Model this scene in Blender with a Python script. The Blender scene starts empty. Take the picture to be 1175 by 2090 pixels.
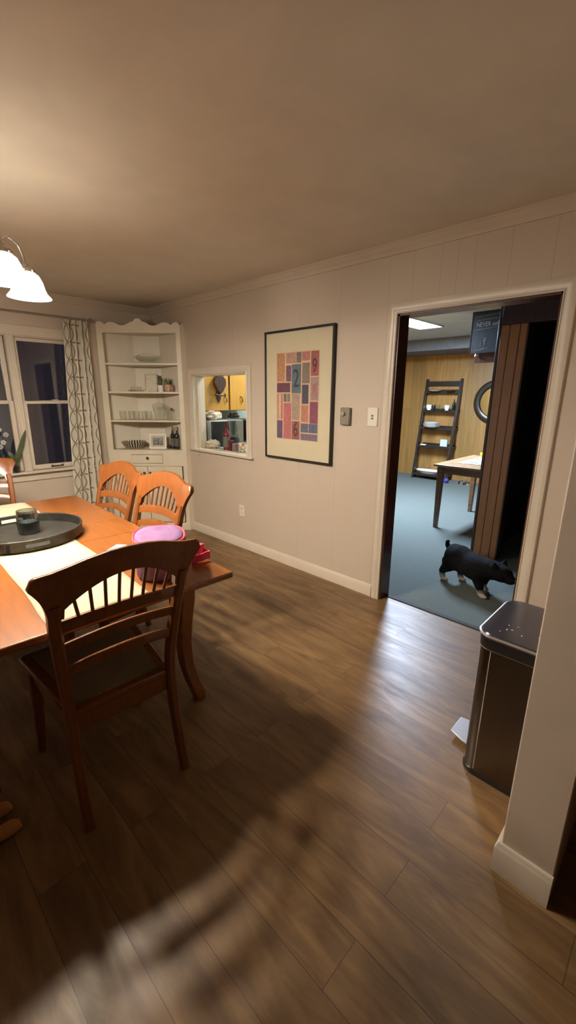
import bpy, bmesh, math, random
from mathutils import Vector, Matrix, noise
R = math.radians
rnd = random.Random(7)
sc = bpy.context.scene
COL = sc.collection
sc.view_settings.view_transform = 'Standard'
sc.view_settings.look = 'None'
sc.view_settings.gamma = 1
sc.view_settings.use_curve_mapping = False
sc.view_settings.exposure = 1.25
sc.cycles.transparent_max_bounces = 48

# ------------------------------------------------------------------ materials
def lin(c):
    return tuple(((v / 255) / 12.92 if v / 255 <= .04045 else ((v / 255 + .055) / 1.055) ** 2.4) for v in c) + (1,)
MATS = {}
class NT:
    def __init__(s, name):
        s.m = bpy.data.materials.new(name); s.m.use_nodes = True
        s.t = s.m.node_tree; s.n = s.t.nodes; s.b = s.n['Principled BSDF']; s.out = s.n['Material Output']
        MATS[name] = s.m
    def add(s, t, **kw):
        x = s.n.new(t)
        for k, v in kw.items():
            if k in x.inputs: x.inputs[k].default_value = v
            else: setattr(x, k, v)
        return x
    def link(s, a, b): s.t.links.new(a, b)
    def coord(s, scale=(1, 1, 1), rot=(0, 0, 0)):
        tc = s.add('ShaderNodeTexCoord'); mp = s.add('ShaderNodeMapping')
        mp.inputs['Scale'].default_value = scale; mp.inputs['Rotation'].default_value = rot
        s.link(tc.outputs['Object'], mp.inputs['Vector']); return mp.outputs['Vector']
    def ramp(s, fac, stops, interp='LINEAR'):
        r = s.add('ShaderNodeValToRGB'); e = r.color_ramp; e.interpolation = interp
        while len(e.elements) < len(stops): e.elements.new(.5)
        for i, (p, c) in enumerate(stops): e.elements[i].position = p; e.elements[i].color = c
        s.link(fac, r.inputs['Fac']); return r.outputs['Color']
    def bump(s, h, strength=.2, dist=.01):
        b = s.add('ShaderNodeBump', Strength=strength, Distance=dist)
        s.link(h, b.inputs['Height']); s.link(b.outputs['Normal'], s.b.inputs['Normal'])
def mat(name, c, rough=.5, metal=0, var=.06, scale=12, stretch=(1, 1, 1), bump=0, coat=0, emit=None, estr=1, spec=.5):
    t = NT(name); c1 = lin(c)
    v = t.coord(stretch)
    nz = t.add('ShaderNodeTexNoise', Scale=scale, Detail=4); t.link(v, nz.inputs['Vector'])
    lo = tuple(max(0, x * (1 - var * 2.5)) for x in c1[:3]) + (1,); hi = tuple(min(1, x * (1 + var * 2.5)) for x in c1[:3]) + (1,)
    t.link(t.ramp(nz.outputs['Fac'], [(.3, lo), (.7, hi)]), t.b.inputs['Base Color'])
    t.b.inputs['Roughness'].default_value = rough; t.b.inputs['Metallic'].default_value = metal
    t.b.inputs['Coat Weight'].default_value = coat; t.b.inputs['Coat Roughness'].default_value = .15
    t.b.inputs['Specular IOR Level'].default_value = spec
    if bump: t.bump(nz.outputs['Fac'], bump, .005)
    if emit:
        t.b.inputs['Emission Color'].default_value = lin(emit); t.b.inputs['Emission Strength'].default_value = estr
    return t.m
def wood(name, c, rough=.35, axis=1, scale=9, contrast=.35, coat=0.3):
    t = NT(name); c1 = lin(c)
    st = [6, 6, 6]; st[axis] = .6
    v = t.coord(tuple(st))
    nz = t.add('ShaderNodeTexNoise', Scale=scale, Detail=6, Distortion=.6); t.link(v, nz.inputs['Vector'])
    lo = tuple(x * (1 - contrast) for x in c1[:3]) + (1,); hi = tuple(min(1, x * (1 + contrast)) for x in c1[:3]) + (1,)
    t.link(t.ramp(nz.outputs['Fac'], [(.32, lo), (.68, hi)]), t.b.inputs['Base Color'])
    t.b.inputs['Roughness'].default_value = rough
    t.b.inputs['Coat Weight'].default_value = coat; t.b.inputs['Coat Roughness'].default_value = .2
    t.bump(nz.outputs['Fac'], .05, .002)
    return t.m
def glass(name, tint=(240, 245, 245), refl=.12):
    t = NT(name)
    tr = t.add('ShaderNodeBsdfTransparent', Color=lin(tint)); gl = t.add('ShaderNodeBsdfGlossy', Roughness=.03)
    lw = t.add('ShaderNodeLayerWeight', Blend=.35)
    mr = t.add('ShaderNodeMapRange'); mr.inputs['To Min'].default_value = refl * .4; mr.inputs['To Max'].default_value = min(1, refl * 5)
    t.link(lw.outputs['Facing'], mr.inputs['Value'])
    mx = t.add('ShaderNodeMixShader'); t.link(mr.outputs[0], mx.inputs[0]); t.link(tr.outputs[0], mx.inputs[1]); t.link(gl.outputs[0], mx.inputs[2])
    t.link(mx.outputs[0], t.out.inputs['Surface']); t.n.remove(t.b); return t.m

def grooved_wall(name, c, grooves, axis, y0, y1, rough=.55, gw=.0030, dark=.80):
    """painted tongue boards: thin V grooves at irregular places along one axis"""
    t = NT(name)
    tc = t.add('ShaderNodeTexCoord'); sp = t.add('ShaderNodeSeparateXYZ'); t.link(tc.outputs['Object'], sp.inputs[0])
    acc = None
    for q in grooves:
        m1 = t.add('ShaderNodeMath', operation='SUBTRACT'); t.link(sp.outputs[axis], m1.inputs[0]); m1.inputs[1].default_value = q
        m2 = t.add('ShaderNodeMath', operation='ABSOLUTE'); t.link(m1.outputs[0], m2.inputs[0])
        if acc is None: acc = m2.outputs[0]
        else:
            m = t.add('ShaderNodeMath', operation='MINIMUM'); t.link(acc, m.inputs[0]); t.link(m2.outputs[0], m.inputs[1]); acc = m.outputs[0]
    mr = t.add('ShaderNodeMapRange'); mr.inputs['From Min'].default_value = 0; mr.inputs['From Max'].default_value = gw; t.link(acc, mr.inputs['Value']); acc = mr.outputs[0]
    nz = t.add('ShaderNodeTexNoise', Scale=3, Detail=3); t.link(t.coord((1, 1, .3)), nz.inputs['Vector'])
    base = t.ramp(nz.outputs['Fac'], [(.3, tuple(x * .96 for x in lin(c)[:3]) + (1,)), (.7, lin(c))])
    mx = t.add('ShaderNodeMix', data_type='RGBA'); t.link(acc, mx.inputs[0])
    mx.inputs[6].default_value = tuple(x * dark for x in lin(c)[:3]) + (1,); t.link(base, mx.inputs[7])
    t.link(mx.outputs[2], t.b.inputs['Base Color']); t.b.inputs['Roughness'].default_value = rough
    t.bump(acc, .25, .003)
    return t.m

def floor_mat():
    t = NT('vinyl_plank')
    v = t.coord((1, 1, 1), (0, 0, R(90)))
    br = t.add('ShaderNodeTexBrick', Scale=1.0); br.offset = .37
    br.inputs['Brick Width'].default_value = 1.22; br.inputs['Row Height'].default_value = .152
    br.inputs['Mortar Size'].default_value = .0012; br.inputs['Mortar Smooth'].default_value = .3
    br.inputs['Color1'].default_value = (0, 0, 0, 1); br.inputs['Color2'].default_value = (1, 1, 1, 1); br.inputs['Mortar'].default_value = (.5, .5, .5, 1)
    br.inputs['Bias'].default_value = 0
    t.link(v, br.inputs['Vector'])
    # grain along the plank, shifted per plank
    tc = t.add('ShaderNodeTexCoord'); mp = t.add('ShaderNodeMapping'); mp.inputs['Scale'].default_value = (7, 1.3, 1)
    t.link(tc.outputs['Object'], mp.inputs['Vector'])
    sc_ = t.add('ShaderNodeVectorMath', operation='SCALE'); t.link(br.outputs['Color'], sc_.inputs[0]); sc_.inputs['Scale'].default_value = 17
    ad = t.add('ShaderNodeVectorMath', operation='ADD'); t.link(mp.outputs[0], ad.inputs[0]); t.link(sc_.outputs[0], ad.inputs[1])
    n1 = t.add('ShaderNodeTexNoise', Scale=1.6, Detail=8, Distortion=1.2, Roughness=.62); t.link(ad.outputs[0], n1.inputs['Vector'])
    mp2 = t.add('ShaderNodeMapping'); mp2.inputs['Scale'].default_value = (2.6, .8, 1); t.link(tc.outputs['Object'], mp2.inputs['Vector'])
    n2 = t.add('ShaderNodeTexNoise', Scale=1.5, Detail=3); t.link(mp2.outputs[0], n2.inputs['Vector'])
    a = t.ramp(n1.outputs['Fac'], [(.25, lin((92, 68, 44))), (.5, lin((122, 95, 64))), (.75, lin((148, 119, 82)))])
    b = t.ramp(n2.outputs['Fac'], [(.3, (.78, .76, .74, 1)), (.7, (1.1, 1.08, 1.05, 1))])
    mul = t.add('ShaderNodeMix', data_type='RGBA', blend_type='MULTIPLY'); mul.inputs[0].default_value = 1
    t.link(a, mul.inputs[6]); t.link(b, mul.inputs[7])
    pl = t.ramp(br.outputs['Color'], [(0, (.92, .92, .92, 1)), (1, (1.06, 1.06, 1.06, 1))])
    mu2 = t.add('ShaderNodeMix', data_type='RGBA', blend_type='MULTIPLY'); mu2.inputs[0].default_value = 1
    t.link(mul.outputs[2], mu2.inputs[6]); t.link(pl, mu2.inputs[7])
    seam = t.add('ShaderNodeMix', data_type='RGBA'); t.link(br.outputs['Fac'], seam.inputs[0])
    t.link(mu2.outputs[2], seam.inputs[6]); seam.inputs[7].default_value = lin((70, 55, 42))
    t.link(seam.outputs[2], t.b.inputs['Base Color'])
    rr = t.ramp(n1.outputs['Fac'], [(.3, (.46, .46, .46, 1)), (.7, (.34, .34, .34, 1))]); t.link(rr, t.b.inputs['Roughness'])
    t.b.inputs['Specular IOR Level'].default_value = .4
    t.bump(n1.outputs['Fac'], .12, .004)
    return t.m

PAINT = (198, 182, 163)
wall_m = grooved_wall('wall_paint', PAINT, [2.455, 3.30, 2.86, 2.06, 1.67, 1.50, 1.32, 1.22, 1.12, .93, .72, .47, 3.66, 4.02], 1, -3.5, 5)
wallw_m = grooved_wall('window_wall_paint', PAINT, [.2, -.3, .75, 2.1, 2.35, -.9, -1.4], 0, -3.5, 3)
plain_m = mat('smooth_wall_paint', PAINT, .6, var=.015, scale=4)
ceil_m = mat('ceiling_paint', (206, 194, 178), .75, var=.015, scale=5)
trim_m = mat('white_trim_paint', (208, 195, 176), .35, var=.015, scale=5)
cab_m = mat('cabinet_cream_paint', (216, 204, 180), .4, var=.02, scale=5)
floor_m = floor_mat()
carpet_m = mat('slate_carpet', (90, 95, 88), .95, var=.12, scale=260, bump=.5)
jamb_m = wood('dark_brown_jamb_wood', (74, 42, 30), .35, 2)
mahog_m = wood('mahogany_boards', (200, 128, 66), .3, 2, contrast=.08)
table_m = wood('honey_table_wood', (132, 78, 35), .28, 1, scale=7, contrast=.16)
chair_m = wood('honey_chair_wood', (114, 64, 26), .34, 2, scale=8, contrast=.14, coat=.12)
cane_m = None
def cane():
    t = NT('woven_rush')
    w = t.add('ShaderNodeTexChecker', Scale=150); t.link(t.coord(), w.inputs['Vector'])
    w.inputs['Color1'].default_value = lin((134, 118, 84)); w.inputs['Color2'].default_value = lin((98, 84, 58))
    t.link(w.outputs['Color'], t.b.inputs['Base Color']); t.b.inputs['Roughness'].default_value = .7
    t.bump(w.outputs['Fac'], .4, .003); return t.m
cane_m = cane()
cloth_m = mat('cream_cloth', (176, 164, 138), .9, var=.03, scale=200, bump=.15)
pewter_m = mat('dark_pewter', (62, 60, 56), .5, .7, var=.12, scale=25, bump=.1)
smoke_m = glass('smoked_glass', (208, 210, 206), .14)
clear_m = glass('clear_glass', (252, 253, 252), .085)
wax_m = mat('slate_blue_wax', (62, 72, 80), .5, var=.05)
purple_m = mat('purple_nylon', (124, 88, 130), .8, var=.05, scale=60, bump=.1)
purpled_m = mat('plum_nylon', (112, 74, 104), .8, var=.05, scale=60, bump=.1)
pink_m = mat('pink_trim_fabric', (216, 70, 96), .65, var=.05, scale=40)
steel_m = mat('brushed_steel', (112, 105, 101), .27, 1, var=.015, scale=60, stretch=(1, 1, .04))
blackp_m = mat('black_plastic', (30, 28, 28), .35, var=.05)
lid_m = mat('dark_glossy_lid', (62, 58, 62), .22, .2, var=.05, coat=.4)
chrome_m = mat('polished_chrome', (210, 208, 205), .12, 1, var=.01)
brass_m = mat('antique_brass', (120, 98, 62), .35, .9, var=.1)
blackf_m = mat('black_frame_lacquer', (38, 33, 30), .4, var=.05)
matb_m = mat('cream_mat_board', (202, 190, 160), .85, var=.01)
white_m = mat('white_ceramic', (232, 230, 222), .25, var=.01)
whitep_m = mat('white_plastic', (226, 218, 202), .4, var=.01)
grayp_m = mat('grey_metal_plate', (142, 132, 118), .4, .4, var=.03)
dark_m = mat('dark_hole', (20, 18, 16), .6, var=.02)
panel_m = None
def panelling():
    t = NT('knotty_panelling')
    v = t.coord((1, 1, 1), (0, 0, 0))
    mp = t.coord((8, 7, .5))
    nz = t.add('ShaderNodeTexNoise', Scale=3, Detail=6, Distortion=.8); t.link(mp, nz.inputs['Vector'])
    br = t.add('ShaderNodeTexBrick', Scale=1); br.inputs['Brick Width'].default_value = 2.6; br.inputs['Row Height'].default_value = .27
    br.inputs['Mortar Size'].default_value = .0016; br.inputs['Color1'].default_value = (.84, .83, .82, 1); br.inputs['Color2'].default_value = (1.15, 1.1, 1.05, 1); br.inputs['Mortar'].default_value = (.45, .4, .35, 1)
    cx = t.add('ShaderNodeSeparateXYZ'); t.link(v, cx.inputs[0]); cb = t.add('ShaderNodeCombineXYZ')
    t.link(cx.outputs[2], cb.inputs[0]); t.link(cx.outputs[1], cb.inputs[1]); t.link(cb.outputs[0], br.inputs['Vector'])
    a = t.ramp(nz.outputs['Fac'], [(.3, lin((142, 104, 52))), (.7, lin((166, 126, 68)))])
    mx = t.add('ShaderNodeMix', data_type='RGBA', blend_type='MULTIPLY'); mx.inputs[0].default_value = 1
    t.link(a, mx.inputs[6]); t.link(br.outputs['Color'], mx.inputs[7]); t.link(mx.outputs[2], t.b.inputs['Base Color'])
    t.b.inputs['Roughness'].default_value = .45; return t.m
panel_m = panelling()
maple_m = wood('yellow_maple', (186, 138, 62), .35, 2, contrast=.08)
carve_m = wood('dark_carved_wood', (62, 32, 22), .4, 2)
espresso_m = wood('espresso_wood', (36, 30, 26), .4, 2)
ftable_m = wood('brown_table_wood', (112, 78, 50), .4, 1)
counter_m = mat('pale_laminate', (176, 190, 186), .3, var=.03)
kwall_m = mat('kitchen_wall_paint', (170, 182, 178), .6, var=.02)
fwall_m = mat('dim_brown_wall', (60, 42, 30), .6, var=.05)
fceil_m = mat('family_ceiling_paint', (176, 178, 178), .8, var=.03, scale=3)
closet_m = mat('closet_unlit_dark', (34, 28, 24), .8, var=.05)  # near-black colour stands in for the unlit space past the opening
chalk_m = mat('chalkboard_slate', (28, 33, 38), .6, var=.1, scale=8)
chalkw_m = mat('chalk_marks', (150, 156, 158), .9, var=.05)
green_m = mat('leaf_green', (70, 84, 52), .5, var=.12)
cactus_m = mat('cactus_green', (84, 92, 66), .7, var=.2, scale=60)
terrac_m = mat('patterned_pot_pink', (176, 140, 118), .6, var=.25, scale=40)
wine_m = mat('dark_bottle_glass', (26, 30, 20), .08, var=.02, coat=.6)
label_m = mat('bottle_label', (96, 92, 84), .7, var=.3, scale=120)
red_m = mat('dark_wine_red', (96, 24, 34), .2, var=.05, coat=.3)
yellow_m = mat('bright_yellow_plastic', (236, 206, 30), .5, var=.02)
blue_m = mat('blue_rubber', (58, 62, 140), .5, var=.1)

# ------------------------------------------------------------------ mesh helper
class MB:
    def __init__(s): s.bm = bmesh.new(); s.cur = 0
    def mi(s, i): s.cur = i; return s
    def face(s, vs):
        try: f = s.bm.faces.new(vs); f.material_index = s.cur; return f
        except ValueError: return None
    def box(s, x0, x1, y0, y1, z0, z1, M=None):
        c = [Vector((x, y, z)) for z in (z0, z1) for y in (y0, y1) for x in (x0, x1)]
        if M is not None: c = [M @ p for p in c]
        v = [s.bm.verts.new(p) for p in c]
        for q in ((0, 2, 3, 1), (4, 5, 7, 6), (0, 1, 5, 4), (2, 6, 7, 3), (0, 4, 6, 2), (1, 3, 7, 5)): s.face([v[i] for i in q])
        return s
    def grid(s, f, nu, nv, closeu=False, closev=False):
        V = [[s.bm.verts.new(f(i, j)) for j in range(nv)] for i in range(nu)]
        for i in range(nu if closeu else nu - 1):
            for j in range(nv if closev else nv - 1):
                s.face([V[i][j], V[(i + 1) % nu][j], V[(i + 1) % nu][(j + 1) % nv], V[i][(j + 1) % nv]])
        return V
    def lathe(s, prof, c=(0, 0, 0), seg=24, sx=1, sy=1, cap=True, M=None):
        c = Vector(c)
        def f(i, j):
            r, z = prof[j]; a = 2 * math.pi * i / seg
            p = Vector((r * math.cos(a) * sx, r * math.sin(a) * sy, z))
            if M is not None: p = M @ p
            return p + c
        V = s.grid(f, seg, len(prof), closeu=True)
        if cap:
            if prof[0][0] > 1e-5: s.face([V[i][0] for i in reversed(range(seg))])
            if prof[-1][0] > 1e-5: s.face([V[i][-1] for i in range(seg)])
        return s
    def cyl(s, c, r, z0, z1, seg=20, r2=None):
        return s.lathe([(r, z0), (r if r2 is None else r2, z1)], c, seg)
    def tube(s, pts, rad, seg=8, sx=1, close=False):
        pts = [Vector(p) for p in pts]; n = len(pts)
        rr = rad if isinstance(rad, (list, tuple)) else [rad] * n
        fr = []; up = None
        for i in range(n):
            if close: t = pts[(i + 1) % n] - pts[i - 1]
            else: t = pts[min(i + 1, n - 1)] - pts[max(i - 1, 0)]
            t.normalize()
            if up is None:
                up = Vector((0, 0, 1)) if abs(t.z) < .9 else Vector((0, 1, 0))
            a = t.cross(up)
            if a.length < 1e-6: a = t.orthogonal()
            a.normalize(); b = a.cross(t).normalized(); up = b
            fr.append((a, b))
        def f(i, j):
            th = 2 * math.pi * j / seg; a, b = fr[i]
            return pts[i] + (a * math.cos(th) * sx + b * math.sin(th)) * rr[i]
        V = s.grid(f, n, seg, closeu=close, closev=True)
        if not close:
            s.face(list(reversed(V[0]))); s.face(V[-1])
        return s
    def sweep(s, secs):
        """secs: list of closed loops (equal lengths) -> skinned solid with end caps"""
        V = [[s.bm.verts.new(p) for p in L] for L in secs]; n = len(V[0])
        for i in range(len(V) - 1):
            for j in range(n): s.face([V[i][j], V[i][(j + 1) % n], V[i + 1][(j + 1) % n], V[i + 1][j]])
        s.face(list(reversed(V[0]))); s.face(V[-1]); return s
    def prism(s, poly, a, b, axis=2):
        def P(u, v, w):
            return Vector({0: (w, u, v), 1: (u, w, v), 2: (u, v, w)}[axis])
        s.sweep([[P(u, v, a) for u, v in poly], [P(u, v, b) for u, v in poly]]); return s
    def ell(s, c, r, seg=20, rings=12, M=None):
        prof = [(math.sin(math.pi * k / rings), -math.cos(math.pi * k / rings)) for k in range(rings + 1)]
        c = Vector(c)
        def f(i, j):
            q, z = prof[j]; a = 2 * math.pi * i / seg
            p = Vector((q * math.cos(a) * r[0], q * math.sin(a) * r[1], z * r[2]))
            if M is not None: p = M @ p
            return p + c
        s.grid(f, seg, rings + 1, closeu=True); return s
    def obj(s, name, mats, parent=None, bevel=0, smooth=True, solid=0, sub=0, ang=38, merge=True):
        if merge: bmesh.ops.remove_doubles(s.bm, verts=s.bm.verts, dist=1e-5)
        bmesh.ops.recalc_face_normals(s.bm, faces=s.bm.faces)
        me = bpy.data.meshes.new(name); s.bm.to_mesh(me); s.bm.free()
        if not isinstance(mats, (list, tuple)): mats = [mats]
        for m in mats: me.materials.append(m)
        if smooth:
            me.shade_smooth(); me.set_sharp_from_angle(angle=R(ang))
        o = bpy.data.objects.new(name, me); COL.objects.link(o)
        if parent: o.parent = parent
        if solid:
            m = o.modifiers.new('solid', 'SOLIDIFY'); m.thickness = solid; m.offset = 0
        if bevel:
            m = o.modifiers.new('bevel', 'BEVEL'); m.width = bevel; m.segments = 2; m.limit_method = 'ANGLE'; m.angle_limit = R(40)
        if sub:
            m = o.modifiers.new('sub', 'SUBSURF'); m.levels = sub; m.render_levels = sub
        return o
def tag(o, label, cat, group=None):
    o['label'] = label; o['category'] = cat
    if group: o['group'] = group
    return o
def thing(name, label, cat, loc=(0, 0, 0), rz=0, group=None):
    o = bpy.data.objects.new(name, None); COL.objects.link(o); o.empty_display_size = .05
    o.location = loc; o.rotation_euler = (0, 0, R(rz)); return tag(o, label, cat, group)
def struct(o, parent=None):
    if parent is None: o['kind'] = 'structure'
    return o
def copy_tree(o, parent=None):
    c = o.copy(); COL.objects.link(c)
    if parent is not None: c.parent = parent
    for ch in list(KIDS(o)): copy_tree(ch, c)
    return c
def KIDS(o): return [x for x in bpy.data.objects if x.parent == o]
def text_mesh(name, txt, size, m, parent, loc, rot, ext=.0006, sx=1.0):
    cu = bpy.data.curves.new(name, 'FONT'); cu.body = txt; cu.size = size; cu.extrude = ext
    cu.align_x = 'CENTER'; cu.align_y = 'CENTER'
    t = bpy.data.objects.new(name, cu); COL.objects.link(t)
    dg = bpy.context.evaluated_depsgraph_get(); me = bpy.data.meshes.new_from_object(t.evaluated_get(dg))
    bpy.data.objects.remove(t); bpy.data.curves.remove(cu)
    me.materials.clear(); me.materials.append(m)
    o = bpy.data.objects.new(name, me); COL.objects.link(o); o.parent = parent; o.location = loc; o.rotation_euler = rot; o.scale = (sx, 1, 1)
    return o

XW = 2.65; LW = 4.8; H = 2.44; TH = .12
# ------------------------------------------------------------------ room shell
struct(MB().box(-4.6, XW + .07, -4.2, LW, -.1, 0).obj('floor', floor_m, smooth=False))
struct(MB().box(-4.6, XW + TH, -4.2, LW + .12, H, H + .1).obj('ceiling', ceil_m, smooth=False))
# picture wall with doorway (y .65-1.585, to z 2.03) and kitchen opening (y 3.11-4.0, z .955-1.715)
DY0, DY1, DZ = .65, 1.585, 2.03
PY0, PY1, PZ0, PZ1 = 3.11, 4.0, .955, 1.715
w = MB()
for a, b, c, d in ((-4.2, DY0, 0, H), (DY0, DY1, DZ, H), (DY1, PY0, 0, H), (PY0, PY1, 0, PZ0 - .012), (PY0, PY1, PZ1, H), (PY1, LW, 0, H)):
    w.box(XW, XW + TH, a, b, c, d)
struct(w.obj('wall_right', wall_m, smooth=False))
# window wall, openings
GX = [(1.29, 1.83), (.60, 1.14)]; GZ0, GZ1 = .77, 2.03
w = MB()
w.box(-4.6, GX[1][0] - .06, LW, LW + .12, 0, H); w.box(GX[1][0] - .06, GX[0][1] + .06, LW, LW + .12, 0, GZ0); w.box(GX[1][0] - .06, GX[0][1] + .06, LW, LW + .12, GZ1, H)
w.box(GX[1][1] + .05, GX[0][0] - .05, LW, LW + .12, GZ0, GZ1); w.box(GX[0][1] + .06, XW + TH, LW, LW + .12, 0, H)
struct(w.obj('wall_back', wallw_m, smooth=False))
struct(MB().box(-4.7, -4.6, -4.2, LW + .12, 0, H).obj('wall_left', mat('far_brown_wall', (92, 70, 54), .7), smooth=False))  # unseen wall, set far out and dark brown to cut bounced fill
struct(MB().box(-4.7, XW + TH, -4.3, -4.2, 0, H).obj('wall_front', mat('rear_brown_wall', (92, 70, 54), .7), smooth=False))  # also unseen, kept distant and dark so less light bounces back
# partition end beside the camera
struct(MB().box(1.247, XW, .08, .23, 0, H).obj('wall_partition', plain_m, bevel=.004))
def base_profile(h=.095, t=.014):
    return [(0, 0), (t, 0), (t, h - .022), (t - .003, h - .016), (t - .006, h - .010), (t - .007, h - .002), (t - .009, h), (0, h)]
def board_y(x, y0, y1, h=.095, sgn=-1, name='baseboard_right'):
    m = MB(); pr = base_profile(h)
    m.sweep([[Vector((x + sgn * a, y, b)) for a, b in pr] for y in (y0, y1)]); return m
def board_x(y, x0, x1, h=.095, sgn=-1):
    m = MB(); pr = base_profile(h)
    m.sweep([[Vector((x, y + sgn * a, b)) for a, b in pr] for x in (x0, x1)]); return m
m = board_y(XW, 1.655, 4.10); m2 = board_y(XW, .24, .585)
struct(m.obj('baseboard_right', trim_m)); struct(m2.obj('baseboard_nook', trim_m))
struct(board_x(LW, -4.6, 1.98).obj('baseboard_back', trim_m))
# partition baseboard wraps the end (mitred loop)
pr = base_profile(.115, .016); m = MB()
loop = []
for (cx, cy, dx, dy) in ((XW - .02, .23, 0, 1), (1.247, .23, -1, 1), (1.247, .08, -1, 0)):
    loop.append([Vector((cx + dx * a, cy + dy * a, b)) for a, b in pr])
m.sweep(loop); struct(m.obj('baseboard_partition', trim_m))
# crown moulding
def crown(axis):
    P = [(a * 1.0, b * 1.0) for a, b in [(0, 0), (.012, 0), (.018, .012), (.028, .022), (.045, .034), (.052, .046), (.062, .050), (.062, .058), (0, .058)]]
    m = MB()
    if axis == 'y': m.sweep([[Vector((XW - a, y, H - .058 + b)) for a, b in P] for y in (-4.2, LW)])
    else: m.sweep([[Vector((x, LW - a, H - .058 + b)) for a, b in P] for x in (-4.6, XW)])
    return m
struct(crown('y').obj('trim_1', plain_m)); struct(crown('x').obj('trim_2', plain_m))
# door frame: moulded casing + dark jamb liner
def casing(parts, xf=XW, sgn=-1):
    pass
CP = [(0, 0), (.016, 0), (.018, .004), (.013, .010), (.013, .022), (.019, .030), (.020, .052), (.017, .062), (0, .066)]   # (out from wall, across from opening)
def casing_loop(y0, y1, z1, z0=0, full=False, w=1.0):
    m = MB(); secs = []
    pts = [((y0, z0), (-1, -1 if full else 0)), ((y0, z1), (-1, 1)), ((y1, z1), (1, 1)), ((y1, z0), (1, -1 if full else 0))]
    for (y, z), (dy, dz) in pts:
        secs.append([Vector((XW - a, y + dy * b * w, z + dz * b * w)) for a, b in CP])
    m.sweep(secs); return m
dr = bpy.data.objects.new('door_1', None); COL.objects.link(dr); dr['kind'] = 'structure'; dr.location = (0, 0, 0)
casing_loop(DY0, DY1, DZ).obj('door_casing', trim_m, dr)
m = MB(); m.box(XW - .001, XW + TH + .002, DY0 - .001, DY0 + .012, 0, DZ); m.box(XW - .001, XW + TH + .002, DY1 - .012, DY1 + .001, 0, DZ); m.box(XW - .001, XW + TH + .002, DY0, DY1, DZ - .012, DZ + .001)
m.obj('jamb', jamb_m, dr)
m = MB(); m.sweep([[Vector((XW + .07 + a, y, b)) for a, b in ((0, 0), (.006, .008), (.03, .010), (.045, .004), (.045, 0))] for y in (DY0 + .012, DY1 - .012)])
m.obj('threshold_strip', mat('threshold_rubber', (24, 24, 26), .7), dr)
# kitchen opening frame with sill
pf = bpy.data.objects.new('window_3', None); COL.objects.link(pf); pf['kind'] = 'structure'
m = MB(); 
secs = []
for (y, z), (dy, dz) in [((PY0, PZ0), (-1, 0)), ((PY0, PZ1), (-1, 1)), ((PY1, PZ1), (1, 1)), ((PY1, PZ0), (1, 0))]:
    secs.append([Vector((XW - a, y + dy * b * 1.05, z + dz * b * 1.05)) for a, b in CP])
m.sweep(secs); m.obj('window_frame', trim_m, pf)
m = MB(); m.box(XW - .001, XW + TH + .03, PY0 - .001, PY0 + .01, PZ0, PZ1); m.box(XW - .001, XW + TH + .03, PY1 - .01, PY1 + .001, PZ0, PZ1); m.box(XW - .001, XW + TH + .03, PY0, PY1, PZ1 - .01, PZ1 + .001)
m.box(XW + .05, XW + .062, PY1 - .028, PY1 - .01, PZ0, PZ1 - .01)
m.obj('opening_jamb', trim_m, pf)
MB().box(XW - .035, XW + TH + .01, PY0 - .085, PY1 + .07, PZ0 - .025, PZ0).obj('window_sill', trim_m, pf, bevel=.006)
# night windows (double hung)
for k, (g0, g1) in enumerate(GX):
    wn = bpy.data.objects.new('window_%d' % (k + 1), None); COL.objects.link(wn); wn['kind'] = 'structure'
    m = MB(); zc = 1.43
    for (za, zb, yy) in ((GZ0, zc + .018, LW + .028), (zc - .018, GZ1, LW + .062)):
        m.box(g0 - .04, g0, yy, yy + .03, za, zb); m.box(g1, g1 + .04, yy, yy + .03, za, zb)
        lo = .045 if za == GZ0 else .036
        m.box(g0, g1, yy, yy + .03, za, za + lo); m.box(g0, g1, yy, yy + .03, zb - (.03 if za == GZ0 else .03), zb)
    m.obj('window_frame', trim_m, wn, bevel=.003)
    m = MB(); m.box(g0 - .002, g1 + .002, LW + .041, LW + .045, GZ0 + .04, zc); m.box(g0 - .002, g1 + .002, LW + .075, LW + .079, zc, GZ1 - .02)
    m.obj('pane', glass('window_glass_%d' % k, (200, 200, 205), .35), wn, smooth=False)
    m = MB(); m.tube([(g0 + .155, LW + .028, GZ0 + .02), (g0 + .16, LW + .012, GZ0 + .022), (g0 + .25, LW + .012, GZ0 + .022), (g0 + .255, LW + .028, GZ0 + .02)], .005)
    m.box(g0 + .145, g0 + .165, LW + .022, LW + .029, GZ0 + .012, GZ0 + .032); m.box(g0 + .245, g0 + .265, LW + .022, LW + .029, GZ0 + .012, GZ0 + .032)
    m.obj('sash_lift', brass_m, wn)
    MB().box((g0 + g1) / 2 - .03, (g0 + g1) / 2 + .03, LW + .03, LW + .055, zc + .018, zc + .028).obj('sash_lock', trim_m, wn, bevel=.003)
m = MB()
for xa, xb in ((GX[1][0] - .13, GX[1][0] - .04), (GX[1][1] + .04, GX[0][0] - .04), (GX[0][1] + .04, GX[0][1] + .13)):
    m.box(xa, xb, LW - .018, LW + .03, GZ0, GZ1 + .01)
    m.box(xa + .006, xa + .012, LW - .024, LW - .018, GZ0, GZ1); m.box(xb - .012, xb - .006, LW - .024, LW - .018, GZ0, GZ1)
m.box((GX[1][1] + GX[0][0]) / 2 - .012, (GX[1][1] + GX[0][0]) / 2 + .012, LW - .026, LW - .018, GZ0, GZ1)
m.box(GX[1][0] - .13, GX[0][1] + .13, LW - .02, LW + .03, GZ1 + .01, GZ1 + .10)
m.box(GX[1][0] - .16, GX[0][1] + .16, LW - .075, LW + .03, GZ0 - .022, GZ0)
m.box(GX[1][0] - .13, GX[0][1] + .13, LW - .018, LW, GZ0 - .10, GZ0 - .022)
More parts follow.
